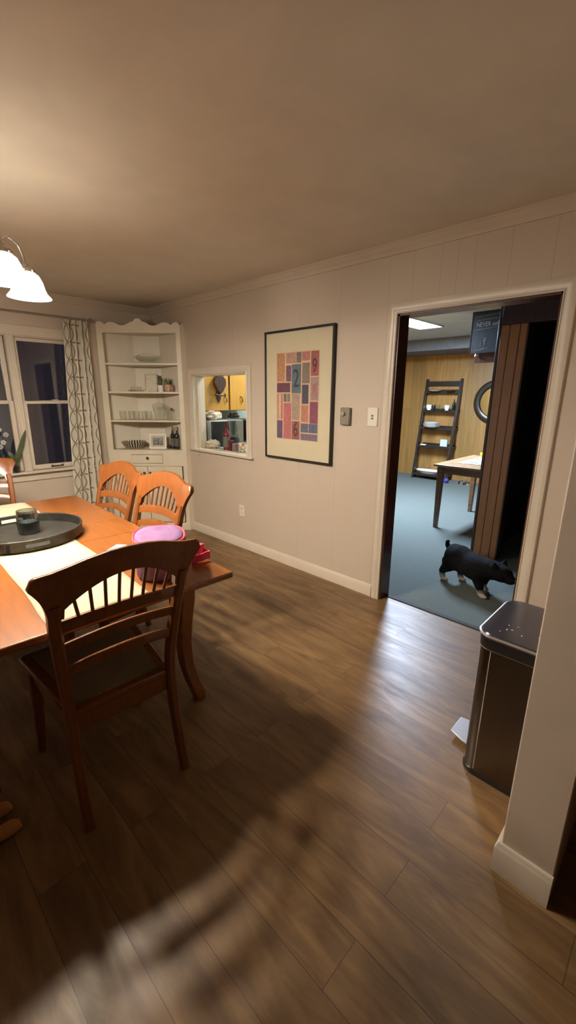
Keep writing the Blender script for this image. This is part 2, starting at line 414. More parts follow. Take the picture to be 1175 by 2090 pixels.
struct(m.obj('trim_3', trim_m, bevel=.003))

# ------------------------------------------------------------------ kitchen shell and things
struct(MB().box(XW + TH, 4.4, 2.9, 4.6, -.1, 0).obj('floor_kitchen', counter_m, smooth=False))
struct(MB().box(XW + TH, 4.4, 2.9, 4.6, H, H + .1).obj('ceiling_kitchen', kwall_m, smooth=False))
struct(MB().box(XW + TH, 4.5, 4.48, 4.6, 0, H).obj('wall_kitchen_back', kwall_m, smooth=False))
struct(MB().box(4.4, 4.5, 2.8, 4.48, 0, H).obj('wall_kitchen_side', kwall_m, smooth=False))
struct(MB().box(XW + TH, 4.4, 2.8, 2.9, 0, H).obj('wall_kitchen_front', kwall_m, smooth=False))
# L-shaped worktop and base cabinets
m = MB(); m.prism([(XW + TH, 2.9), (3.30, 2.9), (3.30, 3.84), (4.4, 3.84), (4.4, 4.48), (XW + TH, 4.48)], .915, .95)
tag(m.obj('worktop', counter_m, bevel=.004), 'pale grey kitchen worktop seen through the serving opening', 'worktop')
tag(MB().box(XW + TH + .003, 3.27, 2.905, 3.868, 0, .915).obj('base_cabinet', maple_m), 'yellow wood base cabinet under the serving opening side of the worktop', 'cabinet')
tag(MB().box(XW + TH + .003, 4.395, 3.87, 4.475, 0, .915).obj('base_cabinet', maple_m), 'yellow wood base cabinet under the microwave side of the worktop', 'cabinet')
uc = thing('upper_cabinet', 'yellow maple upper kitchen cabinet with two doors seen through the opening', 'cabinet', (0, 0, 0))
MB().box(2.785, 3.64, 4.12, 4.478, 1.34, 2.12).obj('body', maple_m, uc)
for a, b in ((2.79, 3.212), (3.236, 3.635)):
    d = MB().box(a, b, 4.10, 4.12, 1.345, 2.115).obj('door', maple_m, uc, bevel=.003)
    hx = b - .05 if a < 3 else 3.40
    MB().tube([(hx - .012, 4.10, 1.50), (hx - .012, 4.085, 1.50), (hx, 4.078, 1.475), (hx + .014, 4.085, 1.445), (hx + .014, 4.10, 1.445)], .006).obj('handle', brass_m, d)
m = MB().box(3.212, 3.236, 4.119, 4.121, 1.345, 2.115); m.obj('door_gap', carve_m, uc)
sc1 = thing('wall_sconce', 'dark carved wooden sconce hanging on the yellow kitchen cabinet door', 'wall ornament', (3.06, 4.10, 1.43))
m = MB(); m.prism([(-.028, .05), (0, .0), (.028, .05), (.028, .30), (-.028, .30)], -.016, 0, axis=1); m.obj('back_board', carve_m, sc1, bevel=.003)
m = MB(); m.prism([(0, .10), (.03, .12), (.05, .15), (.075, .19), (.08, .23), (.07, .265), (.045, .285), (.03, .31), (0, .325), (-.03, .31), (-.045, .285), (-.07, .265), (-.08, .23), (-.075, .19), (-.05, .15), (-.03, .12)], -.06, -.016, axis=1); m.obj('carved_shield', carve_m, sc1, bevel=.008)
m = MB(); m.tube([(-.055, -.05, .09), (-.03, -.045, .085), (.03, -.045, .085), (.055, -.05, .09)], .011); m.ell((-.06, -.05, .09), (.016, .016, .016)); m.ell((.06, -.05, .09), (.016, .016, .016)); m.box(-.008, .008, -.05, -.01, .078, .092); m.obj('arm', carve_m, sc1)
MB().box(-.012, .012, -.03, 0, .318, .345).obj('hanger', grayp_m, sc1)
mw = thing('microwave_oven', 'grey microwave oven with black door on the kitchen worktop', 'microwave', (2.83, 3.95, .95))
m = MB(); m.box(0, .46, 0, .36, .01, .29)
m.obj('body', mat('microwave_grey', (150, 160, 160), .4, .2), mw, bevel=.006)
m = MB(); 
for k in range(7): m.box(-.0015, 0, .10, .26, .07 + k * .026, .078 + k * .026)
m.obj('side_vent', dark_m, mw)
d = MB().box(.004, .35, -.022, 0, .015, .285).obj('door', blackp_m, mw, bevel=.006)
MB().tube([(.335, -.022, .05), (.335, -.045, .06), (.335, -.045, .24), (.335, -.022, .25)], .006).obj('handle', blackp_m, d)
MB().box(.355, .456, -.02, 0, .015, .285).obj('control_panel', grayp_m, mw, bevel=.003)
for x in (.04, .42):
    for y in (.04, .32): MB().cyl((x, y, 0), .012, 0, .011).obj('foot', blackp_m, mw)
# bread bag on microwave
def blob(name, c, r, m, parent=None, seed=1, amp=.25, sub=0, freq=3):
    b = MB(); b.ell((0, 0, 0), (1, 1, 1), 28, 18)
    for v in b.bm.verts:
        n = noise.noise(v.co * freq + Vector((seed * 3.1, 0, 0)))
        v.co *= 1 + amp * n
        v.co = Vector((v.co.x * r[0], v.co.y * r[1], v.co.z * r[2]))
    zmin = min(v.co.z for v in b.bm.verts); zc = zmin * .75
    for v in b.bm.verts: v.co.z = max(v.co.z, zc) - zc
    o = b.obj(name, m, parent, ang=60); o.location = c; return o
bb = blob('bread_bag', (2.97, 4.12, 1.24), (.13, .09, .06), [mat('bread_wrapper', (196, 176, 158), .35, var=.35, scale=9)], seed=3)
tag(bb, 'crumpled white and brown bread bag lying on the microwave', 'bread bag')
to = thing('toaster_oven', 'black toaster oven at the right on the kitchen worktop', 'toaster oven', (3.32, 3.92, .95))
MB().box(0, .40, 0, .30, .012, .28).obj('body', blackp_m, to, bevel=.01)
MB().box(-.002, .402, -.002, .302, .272, .292).obj('top_plate', steel_m, to, bevel=.004)
d = MB().box(.02, .3, -.012, 0, .05, .25).obj('door', mat('oven_glass', (18, 22, 24), .1), to, bevel=.003)
MB().tube([(.04, -.012, .235), (.04, -.035, .235), (.28, -.035, .235), (.28, -.012, .235)], .006).obj('handle', chrome_m, d)
for x in (.03, .37):
    for y in (.03, .27): MB().cyl((x, y, 0), .012, 0, .013).obj('foot', blackp_m, to)
# blender appliance
bl = thing('blender', 'glass jar blender with black lid and base on the kitchen worktop', 'blender', (2.985, 3.74, .95))
MB().lathe([(.085, 0), (.088, .01), (.075, .06), (.06, .10), (.055, .115)], seg=20).obj('base', blackp_m, bl)
MB().lathe([(.045, .115), (.05, .13), (.062, .33), (.064, .335), (.059, .335), (.046, .14), (.001, .125)], seg=24, cap=False).obj('jar', clear_m, bl)
MB().lathe([(.066, .33), (.068, .355), (.05, .362), (.05, .385), (.001, .388)], seg=24).obj('lid', blackp_m, bl)
MB().tube([(.058, 0, .31), (.10, 0, .30), (.105, 0, .24), (.095, 0, .18), (.052, 0, .16)], .009).obj('handle', clear_m, bl)
MB().box(-.02, .02, -.092, -.07, .02, .05).obj('button_panel', chrome_m, bl)
def bottle(name, loc, h, r, body_m, label, cat='bottle', lab=True, cap_m=None, group=None, neckf=.32):
    t = thing(name, label, cat, loc, 0, group)
    MB().lathe([(.001, 0), (r * .94, 0), (r, .006), (r, h * .56), (r * .9, h * .62), (r * .4, h * .72), (r * neckf, h * .78), (r * neckf, h * .97), (r * neckf * 1.15, h * .975), (r * neckf * 1.15, h)], seg=24).obj('glass_body', body_m, t)
    if cap_m: MB().lathe([(r * neckf * 1.25, h * .82), (r * neckf * 1.25, h * 1.005), (.001, h * 1.008)], seg=16).obj('neck_foil', cap_m, t)
    if lab: MB().lathe([(r + .0006, h * .12), (r + .0006, h * .48)], seg=24, cap=False).obj('label', label_m, t)
    return t
bottle('wine_bottle', (2.80, 3.63, .95), .30, .037, red_m, 'tall dark red bottle on the opening ledge in front of the blender', cap_m=red_m, lab=True)
tw = blob('tea_towel', (2.79, 3.86, .951), (.055, .10, .045), [mat('pale_towel', (196, 186, 164), .9, bump=.2)], seed=5, amp=.5)
tag(tw, 'crumpled pale cloth at the left end of the kitchen opening', 'cloth')
m = MB(); m.tube([(2.69, 3.93, .963), (2.66, 3.95, .962), (2.63, 3.90, .962), (2.612, 3.86, .958), (2.605, 3.84, .92), (2.612, 3.86, .89), (2.607, 3.89, .885)], .004)
tag(m.obj('plastic_cord', clear_m), 'clear looped cord hanging over the left end of the sill', 'cord')
m = MB(); m.box(-.026, .026, -.02, .02, 0, .115); o = m.obj('tea_box', red_m, bevel=.002); o.location = (2.79, 3.535, .95)
tag(o, 'small dark red carton right of the tall dark bottle', 'carton')
m = MB(); m.box(-.03, .03, -.025, .025, 0, .085); o = m.obj('spice_box', mat('lilac_card', (120, 106, 112), .7), bevel=.002); o.location = (2.79, 3.465, .95)
tag(o, 'small lilac grey carton on the opening ledge', 'carton')
mg = thing('coffee_mug', 'white mug with red pattern on the opening ledge', 'mug', (2.80, 3.375, .95))
m = MB(); m.lathe([(.036, 0), (.041, .01), (.042, .10), (.039, .10), (.037, .012), (.001, .01)], seg=24, cap=False); m.obj('cup', mat('red_white_pattern', (206, 160, 140), .4, var=.5, scale=34), mg)
MB().tube([(0, -.04, .08), (0, -.068, .07), (0, -.068, .035), (0, -.04, .025)], .006).obj('handle', white_m, mg)
jr = thing('spice_jar', 'brown jar with dark lid at the right end of the ledge', 'jar', (2.80, 3.245, .95))
MB().lathe([(.03, 0), (.034, .008), (.034, .07), (.028, .085)], seg=20).obj('jar_body', mat('brown_glass', (90, 58, 44), .2, var=.2), jr)
MB().lathe([(.031, .083), (.031, .105), (.001, .106)], seg=20).obj('lid', blackp_m, jr)
gt = MB().lathe([(.001, .004), (.030, .004), (.036, .10), (.039, .10), (.033, 0), (.001, 0)], seg=24, cap=False).obj('glass_tumbler', clear_m); gt.location = (2.93, 3.52, .95)
tag(gt, 'clear glass tumbler standing behind the cartons on the ledge', 'glass')
gt = MB().lathe([(.001, .004), (.036, .004), (.04, .12), (.043, .12), (.039, 0), (.001, 0)], seg=24, cap=False).obj('water_glass', clear_m); gt.location = (2.96, 3.38, .95)
tag(gt, 'wider clear glass behind the patterned mug', 'glass')

# ------------------------------------------------------------------ family room shell
struct(MB().box(XW + .07, 8.0, -1.2, 5.2, -.1, -.001).obj('floor_family_room', carpet_m, smooth=False))
struct(MB().box(XW + TH, 8.0, -1.2, 5.2, H + .001, H + .11).obj('ceiling_family_room', fceil_m, smooth=False))
struct(MB().box(7.9, 8.0, -1.2, 5.2, 0, H).obj('wall_family_far', panel_m, smooth=False))
struct(MB().box(4.5, 7.9, 5.1, 5.2, 0, H).obj('wall_family_left', panel_m, smooth=False))
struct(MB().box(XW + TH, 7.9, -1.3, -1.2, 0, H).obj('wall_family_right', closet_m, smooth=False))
struct(MB().box(4.5, 4.52, 2.8, 5.1, 0, H).obj('wall_family_near', panel_m, smooth=False))
struct(MB().box(4.52, 7.9, 4.6, 5.1, 0, 0.001).obj('floor_strip', carpet_m)) if False else None
# dropped beam before the far wall
struct(MB().box(7.0, 7.9, 1.48, 5.1, 2.26, H).obj('trim_4', mat('grey_soffit', (98, 98, 98), .7, var=.05)))
# mahogany stub wall, header, dark space behind
m = MB(); m.box(4.18, 4.27, 1.244, 1.478, 0, H); m.box(4.27, 7.9, 1.36, 1.478, 0, H)
struct(m.obj('wall_stub', fwall_m, smooth=False))
pb = bpy.data.objects.new('trim_5', None); COL.objects.link(pb); pb['kind'] = 'structure'
for a, b in ((1.250, 1.305), (1.309, 1.388), (1.392, 1.462)):
    MB().box(4.16, 4.18, a, b, 0, 2.12).obj('board', mahog_m, pb, bevel=.004)
MB().box(4.152, 4.18, 1.462, 1.486, 0, H).obj('corner_bead', jamb_m, pb, bevel=.004)
MB().box(4.16, 4.27, 1.238, 1.250, 0, 2.12).obj('edge_board', jamb_m, pb, bevel=.003)
MB().box(4.15, 4.27, -1.2, 1.462, 2.12, H).obj('header_board', jamb_m, pb, bevel=.004)
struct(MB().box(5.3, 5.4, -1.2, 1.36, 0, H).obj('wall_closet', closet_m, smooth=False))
# ceiling light panel
lp = thing('ceiling_light_panel', 'long bluish white ceiling light panel in the carpeted room', 'ceiling light', (5.26, 2.99, H))
MB().box(-.61, .61, -.165, .165, -.012, -.008).obj('diffuser', mat('cool_diffuser', (235, 245, 255), .5, emit=(190, 222, 255), estr=14), lp)
m = MB()
for a in ((-.62, -.60, -.175, .175), (.60, .62, -.175, .175), (-.62, .62, -.175, -.163), (-.62, .62, .163, .175)): m.box(a[0], a[1], a[2], a[3], -.016, 0)
m.obj('frame', whitep_m, lp)
# beam with chalkboard
bm_ = MB().box(5.24, 5.34, 1.478, 2.10, 1.90, 2.06).obj('wooden_shelf_beam', jamb_m, bevel=.004)
tag(bm_, 'dark reddish wooden beam end under the hanging chalkboard', 'beam')
m = MB(); m.box(5.24, 5.34, 1.478, 1.60, 2.06, H); struct(m.obj('trim_6', jamb_m))
cb = thing('chalkboard', 'tall chalkboard with faded handwriting hanging from the ceiling', 'chalkboard', (5.2, 1.92, 2.0))
MB().box(0, .018, -.30, .235, 0, .438).obj('slate', chalk_m, cb)
m = MB()
for a in ((-.30, .235, 0, .008), (-.30, .235, .430, .438), (-.30, -.292, 0, .438), (.227, .235, 0, .438)): m.box(-.003, .0, a[0], a[1], a[2], a[3])
m.obj('frame', blackf_m, cb)
text_mesh('handwriting', 'NEVER only', .07, chalkw_m, cb, (-.003, .05, .30), (R(90), 0, R(-90)), sx=.75)
m = MB()
for zz, y0, y1 in ((.385, .20, -.10), (.345, .18, -.14), (.245, .21, -.06), (.03, .17, .02)):
    pts = [(-.0015, y0 + (y1 - y0) * i / 40, zz + .009 * math.sin(i * 1.9) * math.sin(i * .37 + zz * 30) + .02 * i / 40) for i in range(41)]
    m.tube(pts, .0016, 5)
m.tube([(-.0015, .11, .075), (-.0015, .11, .12)], .002, 5); m.tube([(-.0015, .07 + .014 * math.cos(a * .5), .145 + .014 * math.sin(a * .5)) for a in range(13)], .002, 5); m.tube([(-.0015, .08, .075), (-.0015, .06, .09), (-.0015, .08, .11), (-.0015, .066, .128)], .002, 5)
m.obj('chalk_scribble', chalkw_m, cb)
o = MB().lathe([(.016, 0), (.014, .008), (.010, .022), (.006, .03), (.001, .033)], seg=14).obj('small_bell', white_m); o.location = (5.209, 2.075, 1.968)
tag(o, 'tiny white bell hanging under the chalkboard', 'bell')
# mirror
mr = thing('round_mirror', 'round mirror with wide black frame on the panelled wall', 'mirror', (7.9, 2.71, 1.435))
prof = [(.255, 0), (.258, .012), (.27, .03), (.31, .042), (.35, .036), (.365, .02), (.377, .008), (.377, 0)]
def ring(prof, seg=64):
    m = MB()
    V = m.grid(lambda i, j: Vector((-prof[j][1], prof[j][0] * math.cos(2 * math.pi * i / seg), prof[j][0] * math.sin(2 * math.pi * i / seg))), seg, len(prof), closeu=True); return m
ring(prof).obj('frame', mat('black_lacquer', (26, 26, 28), .25, coat=.4), mr)
m = MB(); m.sweep([[Vector((x, .262 * math.cos(2 * math.pi * i / 48), .262 * math.sin(2 * math.pi * i / 48))) for i in range(48)] for x in (-.010, -.002)])
m.obj('mirror_glass', mat('mirror_silver', (225, 225, 225), .02, 1, var=0), mr)
# leaning ladder shelf
ls = thing('ladder_shelf', 'black leaning ladder shelf holding plates against panelled wall', 'shelf', (7.9, 3.65, 0))
def lx(z): return -.30 + .285 * z / 1.82     # front of rails relative to wall
HALF = .325
for s in (-1, 1):
    m = MB(); secs = []
    for z in (0, 1.84):
        x = lx(z) - .045; secs.append([Vector((x, s * HALF - .02, z)), Vector((x + .10 if z == 0 else x + .055, s * HALF - .02, z)), Vector((x + .10 if z == 0 else x + .055, s * HALF + .02, z)), Vector((x, s * HALF + .02, z))])
    m.sweep(secs); m.obj('side_rail', espresso_m, ls, bevel=.003)
MB().box(lx(1.75) + .002, lx(1.75) + .018, -HALF, HALF, 1.71, 1.80).obj('top_rail', espresso_m, ls, bevel=.002)
SH = [1.62, 1.28, .965, .63, .10]
for z in SH:
    m = MB(); m.box(lx(z) - .045, -.004, -HALF - (.018 if z > .2 else .0), HALF + .018, z - .018, z); m.box(-.02, -.004, -HALF, HALF, z, z + .03); m.box(lx(z) - .047, lx(z) - .035, -HALF - .018, HALF + .018, z - .04, z + .006)
    m.obj('shelf', espresso_m, ls, bevel=.002)
def plate(name, loc, r, label, group=None, m_=None, h=.014):
    o = MB().lathe([(.001, .003), (r * .6, .003), (r * .7, h * .6), (r, h), (r, h + .003), (r * .68, h * .6 - .003 + .0), (r * .55, 0), (.001, 0)], seg=32, cap=False).obj(name, m_ or white_m)
    o.location = loc; return tag(o, label, 'plate', group)
plate('dinner_plate', (7.75, 3.76, 1.62), .115, 'flat white plate on the top ladder shelf'); 
plate('black_plate', (7.74, 3.47, 1.62), .08, 'small dark plate beside the white plate on top shelf', m_=espresso_m)
zz = .965
for k, (r, dy) in enumerate(((.15, .0), (.14, .01), (.15, .02), (.13, .02), (.13, .02))):
    o = MB().lathe([(.001, .0), (r * .55, .0), (r * .7, .010), (r, .022), (r, .026), (r * .68, .016), (r * .5, .008), (.001, .008)], seg=32, cap=False).obj('stacked_plate', white_m)
    o.location = (7.72, 3.74 + dy, zz + .0)
    tag(o, ['white plate, lowest in the stack on the middle ladder shelf', 'white plate, second from bottom of the stack', 'white plate, third in the stack on the ladder shelf', 'white plate, second from top of the stack', 'white plate, topmost of the stack on the ladder shelf'][k], 'plate', 'stacked plates on the ladder shelf')
    zz += .0175
ob = [(3.93, .056, 'glass'), (3.83, .054, 'white'), (3.745, .040, 'dark'), (3.67, .040, 'glass'), (3.575, .056, 'glass'), (3.485, .045, 'white'), (3.41, .034, 'glass')]
lb = ['clear glass cup at the left end of the second ladder shelf', 'white cup beside the left glass on the second ladder shelf', 'small dark cup on the second ladder shelf', 'narrow clear glass right of the dark cup', 'wide clear glass bowl cup on the second ladder shelf', 'white cup right of the wide glass cup', 'narrow clear glass beside the dark bottle on the ladder shelf']
for (y, r, kd), l in zip(ob, lb):
    o = MB().lathe([(.001, .004), (r * .55, .004), (r * .9, .03), (r, .07), (r * .92, .095), (r * .86, .095), (r * .94, .07), (r * .84, .032), (r * .6, 0), (.001, 0)], seg=20, cap=False).obj({'glass': 'glass_cup', 'white': 'white_cup', 'dark': 'dark_cup'}[kd], {'glass': clear_m, 'white': white_m, 'dark': espresso_m}[kd])
    o.location = (7.72, y, 1.28); tag(o, l, 'cup')
bottle('dark_bottle', (7.80, 3.40, 1.28), .20, .028, wine_m, 'small dark bottle at the right end of the second ladder shelf', lab=False)
o = MB().box(-.012, .012, -.065, .065, 0, .13).obj('white_box', mat('pale_box', (196, 208, 214), .5), bevel=.003); o.location = (7.68, 3.46, .63)
tag(o, 'small white square box standing on the fourth ladder shelf', 'box')
o = MB().box(-.03, .03, -.05, .05, 0, .02).obj('card_pack', whitep_m, bevel=.003); o.location = (7.66, 3.85, .63); tag(o, 'tiny white packet lying on the fourth ladder shelf', 'packet')
pl = MB().lathe([(.001, .004), (.7, .004), (.85, .03), (1, .05), (1, .056), (.84, .036), (.68, 0), (.001, 0)], seg=40, sx=.13, sy=.27, cap=False)
for v in pl.bm.verts: pass
o = pl.obj('oval_platter', white_m); o.location = (7.72, 3.72, .10); tag(o, 'long white oval platter on the lowest ladder shelf', 'platter')
# ball and bowls on the carpet
o = MB().ell((0, 0, 0), (.045, .045, .045)).obj('toy_ball', mat('blue_patterned_rubber', (70, 66, 150), .5, var=.4, scale=25)); o.location = (7.52, 3.27, .045); tag(o, 'small blue ball on the carpet beside the ladder shelf', 'ball')
for nm, (x, y), r, l in (('steel_dog_bowl', (7.62, 3.00), .085, 'shiny steel dog bowl on the carpet by the panelled wall'), ('dark_dog_bowl', (7.66, 2.85), .075, 'second steel dog bowl behind, nearer the table leg')):
    o = MB().lathe([(r, 0), (r * .98, .01), (r * .78, .06), (r * .8, .065), (r * .7, .06), (r * .6, .02), (.001, .018)], seg=32, cap=False).obj(nm, chrome_m); o.location = (x, y, 0); tag(o, l, 'dog bowl')
# side table in the family room
ft = thing('brown_table', 'brown wooden table in the carpeted room behind the doorway', 'table', (5.28, 1.86, 0))
MB().box(-.58, .58, -.36, .355, .74, .765).obj('tabletop', wood('worn_table_top', (150, 118, 84), .35, 0, contrast=.3), ft, bevel=.004)
m = MB()
for a in ((-.53, .53, .27, .29), (-.53, .53, -.31, -.29), (-.53, -.51, -.31, .29), (.51, .53, -.31, .29)): m.box(a[0], a[1], a[2], a[3], .66, .74)
m.obj('apron', ftable_m, ft)
for sx_ in (-1, 1):
    for sy_ in (-1, 1):
        cx, cy = sx_ * .515, (.285 if sy_ > 0 else -.30); secs = []
        for z, w_ in ((0, .022), (.5, .03), (.74, .034)): secs.append([Vector((cx + a * w_, cy + b * w_, z)) for a, b in ((-1, -1), (1, -1), (1, 1), (-1, 1))])
        MB().sweep(secs).obj('leg', ftable_m, ft, bevel=.003)
tag(MB().box(4.98, 5.75, 1.52, 2.05, .7655, .769).obj('patterned_runner', mat('patterned_mat', (120, 116, 108), .8, var=.9, scale=14, bump=.2)), 'grey patterned cloth lying on the brown table', 'cloth')
o = MB().lathe([(.001, 0), (.045, 0), (.06, .035), (.055, .05), (.001, .05)], seg=18).obj('yellow_container', yellow_m); o.location = (5.74, 2.02, .769); tag(o, 'bright yellow container at the far edge of the brown table', 'container')

# ------------------------------------------------------------------ corner cabinet
CC = thing('corner_cabinet', 'tall cream corner cabinet with open shelves and scalloped top', 'cabinet', (2.2965, 4.4035, 0), -45)
UL, UR = -.43, .43
IL, IR = -.37, .385
# scalloped crest board
def ztop(u):
    a = abs(u)
    pts = [(0, 2.268), (.012, 2.267), (.025, 2.262), (.036, 2.252), (.043, 2.238), (.06, 2.236), (.08, 2.230), (.10, 2.218), (.125, 2.205), (.155, 2.199), (.185, 2.202), (.215, 2.215), (.245, 2.228), (.28, 2.232), (.31, 2.226), (.335, 2.208), (.345, 2.212), (.36, 2.226), (.385, 2.236), (.41, 2.232), (.425, 2.218), (.43, 2.205)]
    for (x0, z0), (x1, z1) in zip(pts, pts[1:]):
        if a <= x1: t = (a - x0) / (x1 - x0); return z0 + (z1 - z0) * t
    return pts[-1][1]
m = MB(); N = 120; us = [UL + (UR - UL) * i / N for i in range(N + 1)]
m.sweep([[Vector((u, 0, 2.13)), Vector((u, .02, 2.13)), Vector((u, .02, ztop(u))), Vector((u, 0, ztop(u)))] for u in us])
m.box(UL, IL, 0, .02, 0, 2.13); m.box(IR, UR, 0, .02, 0, 2.13)
m.box(IL, IR, 0, .02, .875, .925)
m.box(IL, IR, 0, .02, 0, .09); m.box(IL, -.18, 0, .02, .745, .875); m.box(.165, IR, 0, .02, .745, .875); m.box(-.18, .165, 0, .02, .745, .775)
m.obj('face_frame', cab_m, CC, ang=30)
# side returns to the walls (plane y=4.10 world on the right, x=1.992 on the left)
def w2l(x, y):
    dx, dy = x - 2.2965, y - 4.4035; c = math.sqrt(.5); return (dx * c - dy * c, dx * c + dy * c)
m = MB()
for (p0, p1) in (((2.60, 4.10), (2.65, 4.10)), ((1.992, 4.708), (1.992, 4.80))):
    a = w2l(*p0); b = w2l(*p1); n = 6
    secs = []
    for i in range(n + 1):
        t = i / n; x = a[0] + (b[0] - a[0]) * t; y = a[1] + (b[1] - a[1]) * t; zt = 2.20 + .03 * math.sin(math.pi * t)
        dx, dy = (.0, .014)
        secs.append([Vector((x, y, 0)), Vector((x, y + .014, 0)), Vector((x, y + .014, zt)), Vector((x, y, zt))])
    m.sweep(secs)
m.obj('side_panel', cab_m, CC)
# interior back: along both walls with a blunt corner
bp = [w2l(2.0, 4.775), w2l(2.42, 4.775), w2l(2.625, 4.57), w2l(2.625, 4.12)]
m = MB(); secs = [[Vector((x, y, .09)), Vector((x, y + .01, .09)), Vector((x, y + .01, 2.16)), Vector((x, y, 2.16))] for x, y in bp]; m.sweep(secs)
m.obj('back_panel', mat('cabinet_inner_paint', (224, 214, 194), .5, var=.01), CC, smooth=False)
poly = [(UL + .02, .012), (UR - .02, .012), (bp[3][0] - .006, bp[3][1]), (bp[2][0], bp[2][1]), (bp[1][0], bp[1][1]), (bp[0][0] + .006, bp[0][1])]
for z in (1.835, 1.545, 1.245, .925, 2.16):
    m = MB(); m.prism(poly, z - .018, z); m.obj('shelf', cab_m, CC, smooth=False)
dwr = MB().box(-.178, .163, -.008, .015, .779, .871).obj('drawer', cab_m, CC, bevel=.003)
KN = [(.001, -.0)]
def knob(x, z, parent):
    M_ = Matrix.Rotation(R(90), 3, 'X')
    m = MB(); m.lathe([(.006, 0), (.006, .008), (.014, .014), (.015, .02), (.010, .026), (.001, .027)], (x, -.008, z), 16, M=M_); return m.obj('knob', brass_m, parent)
knob(0, .838, dwr)
for a, b, kx in ((-.36, -.012, -.045), (-.008, .374, .022)):
    m = MB(); m.box(a, b, -.008, .012, .10, .742); d = m.obj('door', cab_m, CC, bevel=.003)
    m = MB(); 
    for q in ((a + .055, a + .06), (b - .06, b - .055)): m.box(q[0], q[1], -.0095, -.008, .155, .69)
    for q in ((.155, .16), (.685, .69)): m.box(a + .055, b - .055, -.0095, -.008, q[0], q[1])
    m.obj('door_moulding', cab_m, d); knob(kx, .672, d)
def cw(u, d, z=0):
    c = math.sqrt(.5); return (2.2965 + (u + d) * c, 4.4035 + (-u + d) * c, z)
# shelf 1 (z 1.835): oval glass dish on stand
t = thing('covered_glass_dish', 'oval cut glass dish with beaded rim alone on the top shelf', 'dish', cw(.01, .2, 1.835), -45)
MB().lathe([(.001, 0), (.135, 0), (.14, .01), (.12, .026), (.001, .028)], seg=36, sy=.6).obj('base', clear_m, t)
m = MB(); prof = [(.001, .03), (.08, .03), (.12, .05), (.138, .082), (.142, .085), (.134, .085), (.116, .056), (.08, .036), (.001, .036)]
m.lathe(prof, seg=36, sy=.6, cap=False)
for v in m.bm.verts:
    if v.co.z > .07: v.co.z += .007 * math.cos(math.atan2(v.co.y / .6, v.co.x) * 9)
m.obj('bowl', clear_m, t)
m = MB(); m.tube([(-.10 + .2 * i / 20, 0, .085 + .03 * math.sin(math.pi * i / 20)) for i in range(21)], .007, 8); m.obj('handle', clear_m, t)
# shelf 2 (z 1.545)
t = thing('glass_tray', 'low clear glass tray holding two small glasses on second shelf', 'tray', cw(-.12, .16, 1.545), -45)
MB().lathe([(.001, .004), (.07, .004), (.10, .02), (.104, .02), (.075, 0), (.001, 0)], seg=30, sy=.7, cap=False).obj('dish', clear_m, t)
for k, u in enumerate((-.155, -.085)):
    o = MB().lathe([(.001, .004), (.02, .004), (.026, .05), (.029, .05), (.024, 0), (.001, 0)], seg=18, cap=False).obj('small_glass', clear_m); o.location = cw(u, .16, 1.5495)
    tag(o, ['small clear glass at the left on the glass tray', 'small clear glass at the right on the glass tray'][k], 'glass', 'small glasses on the glass tray')
def tilt_frame(name, label, cat, loc, w, h, fr, fm, mm, im, tilt=10, matw=.0, rz=-45):
    t = thing(name, label, cat, loc, rz); T = Matrix.Rotation(R(-tilt), 4, 'X')
    m = MB(); d = .014
    for a in ((-w / 2, w / 2, 0, fr), (-w / 2, w / 2, h - fr, h), (-w / 2, -w / 2 + fr, fr, h - fr), (w / 2 - fr, w / 2, fr, h - fr)): m.box(a[0], a[1], 0, d, a[2], a[3], M=T)
    m.obj('frame', fm, t, bevel=.002)
    MB().box(-w / 2 + fr, w / 2 - fr, .006, .011, fr, h - fr, M=T).obj('mat_board', mm, t, smooth=False)
    if im: MB().box(-w / 2 + fr + matw, w / 2 - fr - matw, .0045, .006, fr + matw, h - fr - matw, M=T).obj('photo', im, t, smooth=False)
    yb = h * math.sin(R(tilt)); m = MB(); m.sweep([[Vector((-.02, .02 + yb * .45, h * .55)), Vector((.02, .02 + yb * .45, h * .55)), Vector((.02, .024 + yb * .45, h * .55)), Vector((-.02, .024 + yb * .45, h * .55))], [Vector((-.02, .09, 0)), Vector((.02, .09, 0)), Vector((.02, .094, 0)), Vector((-.02, .094, 0))]])
    m.obj('stand', fm, t); return t
signm = mat('ivory_paper', (214, 206, 182), .8, var=.04, scale=50)
tilt_frame('framed_certificate', 'upright cream framed paper in the middle of second shelf', 'frame', cw(.04, .17, 1.545), .135, .195, .012, mat('ivory_frame', (196, 184, 158), .6, var=.1, scale=60), signm, None)
t = thing('potted_cactus', 'small dark cactus in a plain white pot on second shelf', 'potted plant', cw(.16, .13, 1.545))
MB().lathe([(.001, 0), (.03, 0), (.034, .07), (.031, .07), (.029, .06), (.001, .06)], seg=22, cap=False).obj('pot', white_m, t)
m = MB(); m.ell((0, 0, .09), (.022, .022, .035)); m.ell((.014, 0, .125), (.014, .012, .022)); m.ell((-.014, .003, .13), (.015, .011, .02)); m.ell((.003, -.004, .148), (.012, .01, .018)); m.ell((-.02, 0, .105), (.012, .01, .016))
m.obj('cactus', cactus_m, t)
t = thing('succulent_pot', 'spiky succulent in a colourful patterned pot on second shelf', 'potted plant', cw(.255, .115, 1.545))
MB().lathe([(.001, 0), (.045, 0), (.055, .03), (.05, .075), (.045, .078), (.042, .065), (.001, .065)], seg=24, cap=False).obj('pot', terrac_m, t)
m = MB()
for k in range(9):
    a = k * 2.4; l = .05 + .05 * ((k * 37) % 10) / 10
    m.tube([(.012 * math.cos(a), .012 * math.sin(a), .06), (.022 * math.cos(a), .022 * math.sin(a), .06 + l * .6), (.03 * math.cos(a), .03 * math.sin(a), .062 + l)], [.008, .006, .001], 6)
m.obj('leaves', green_m, t)
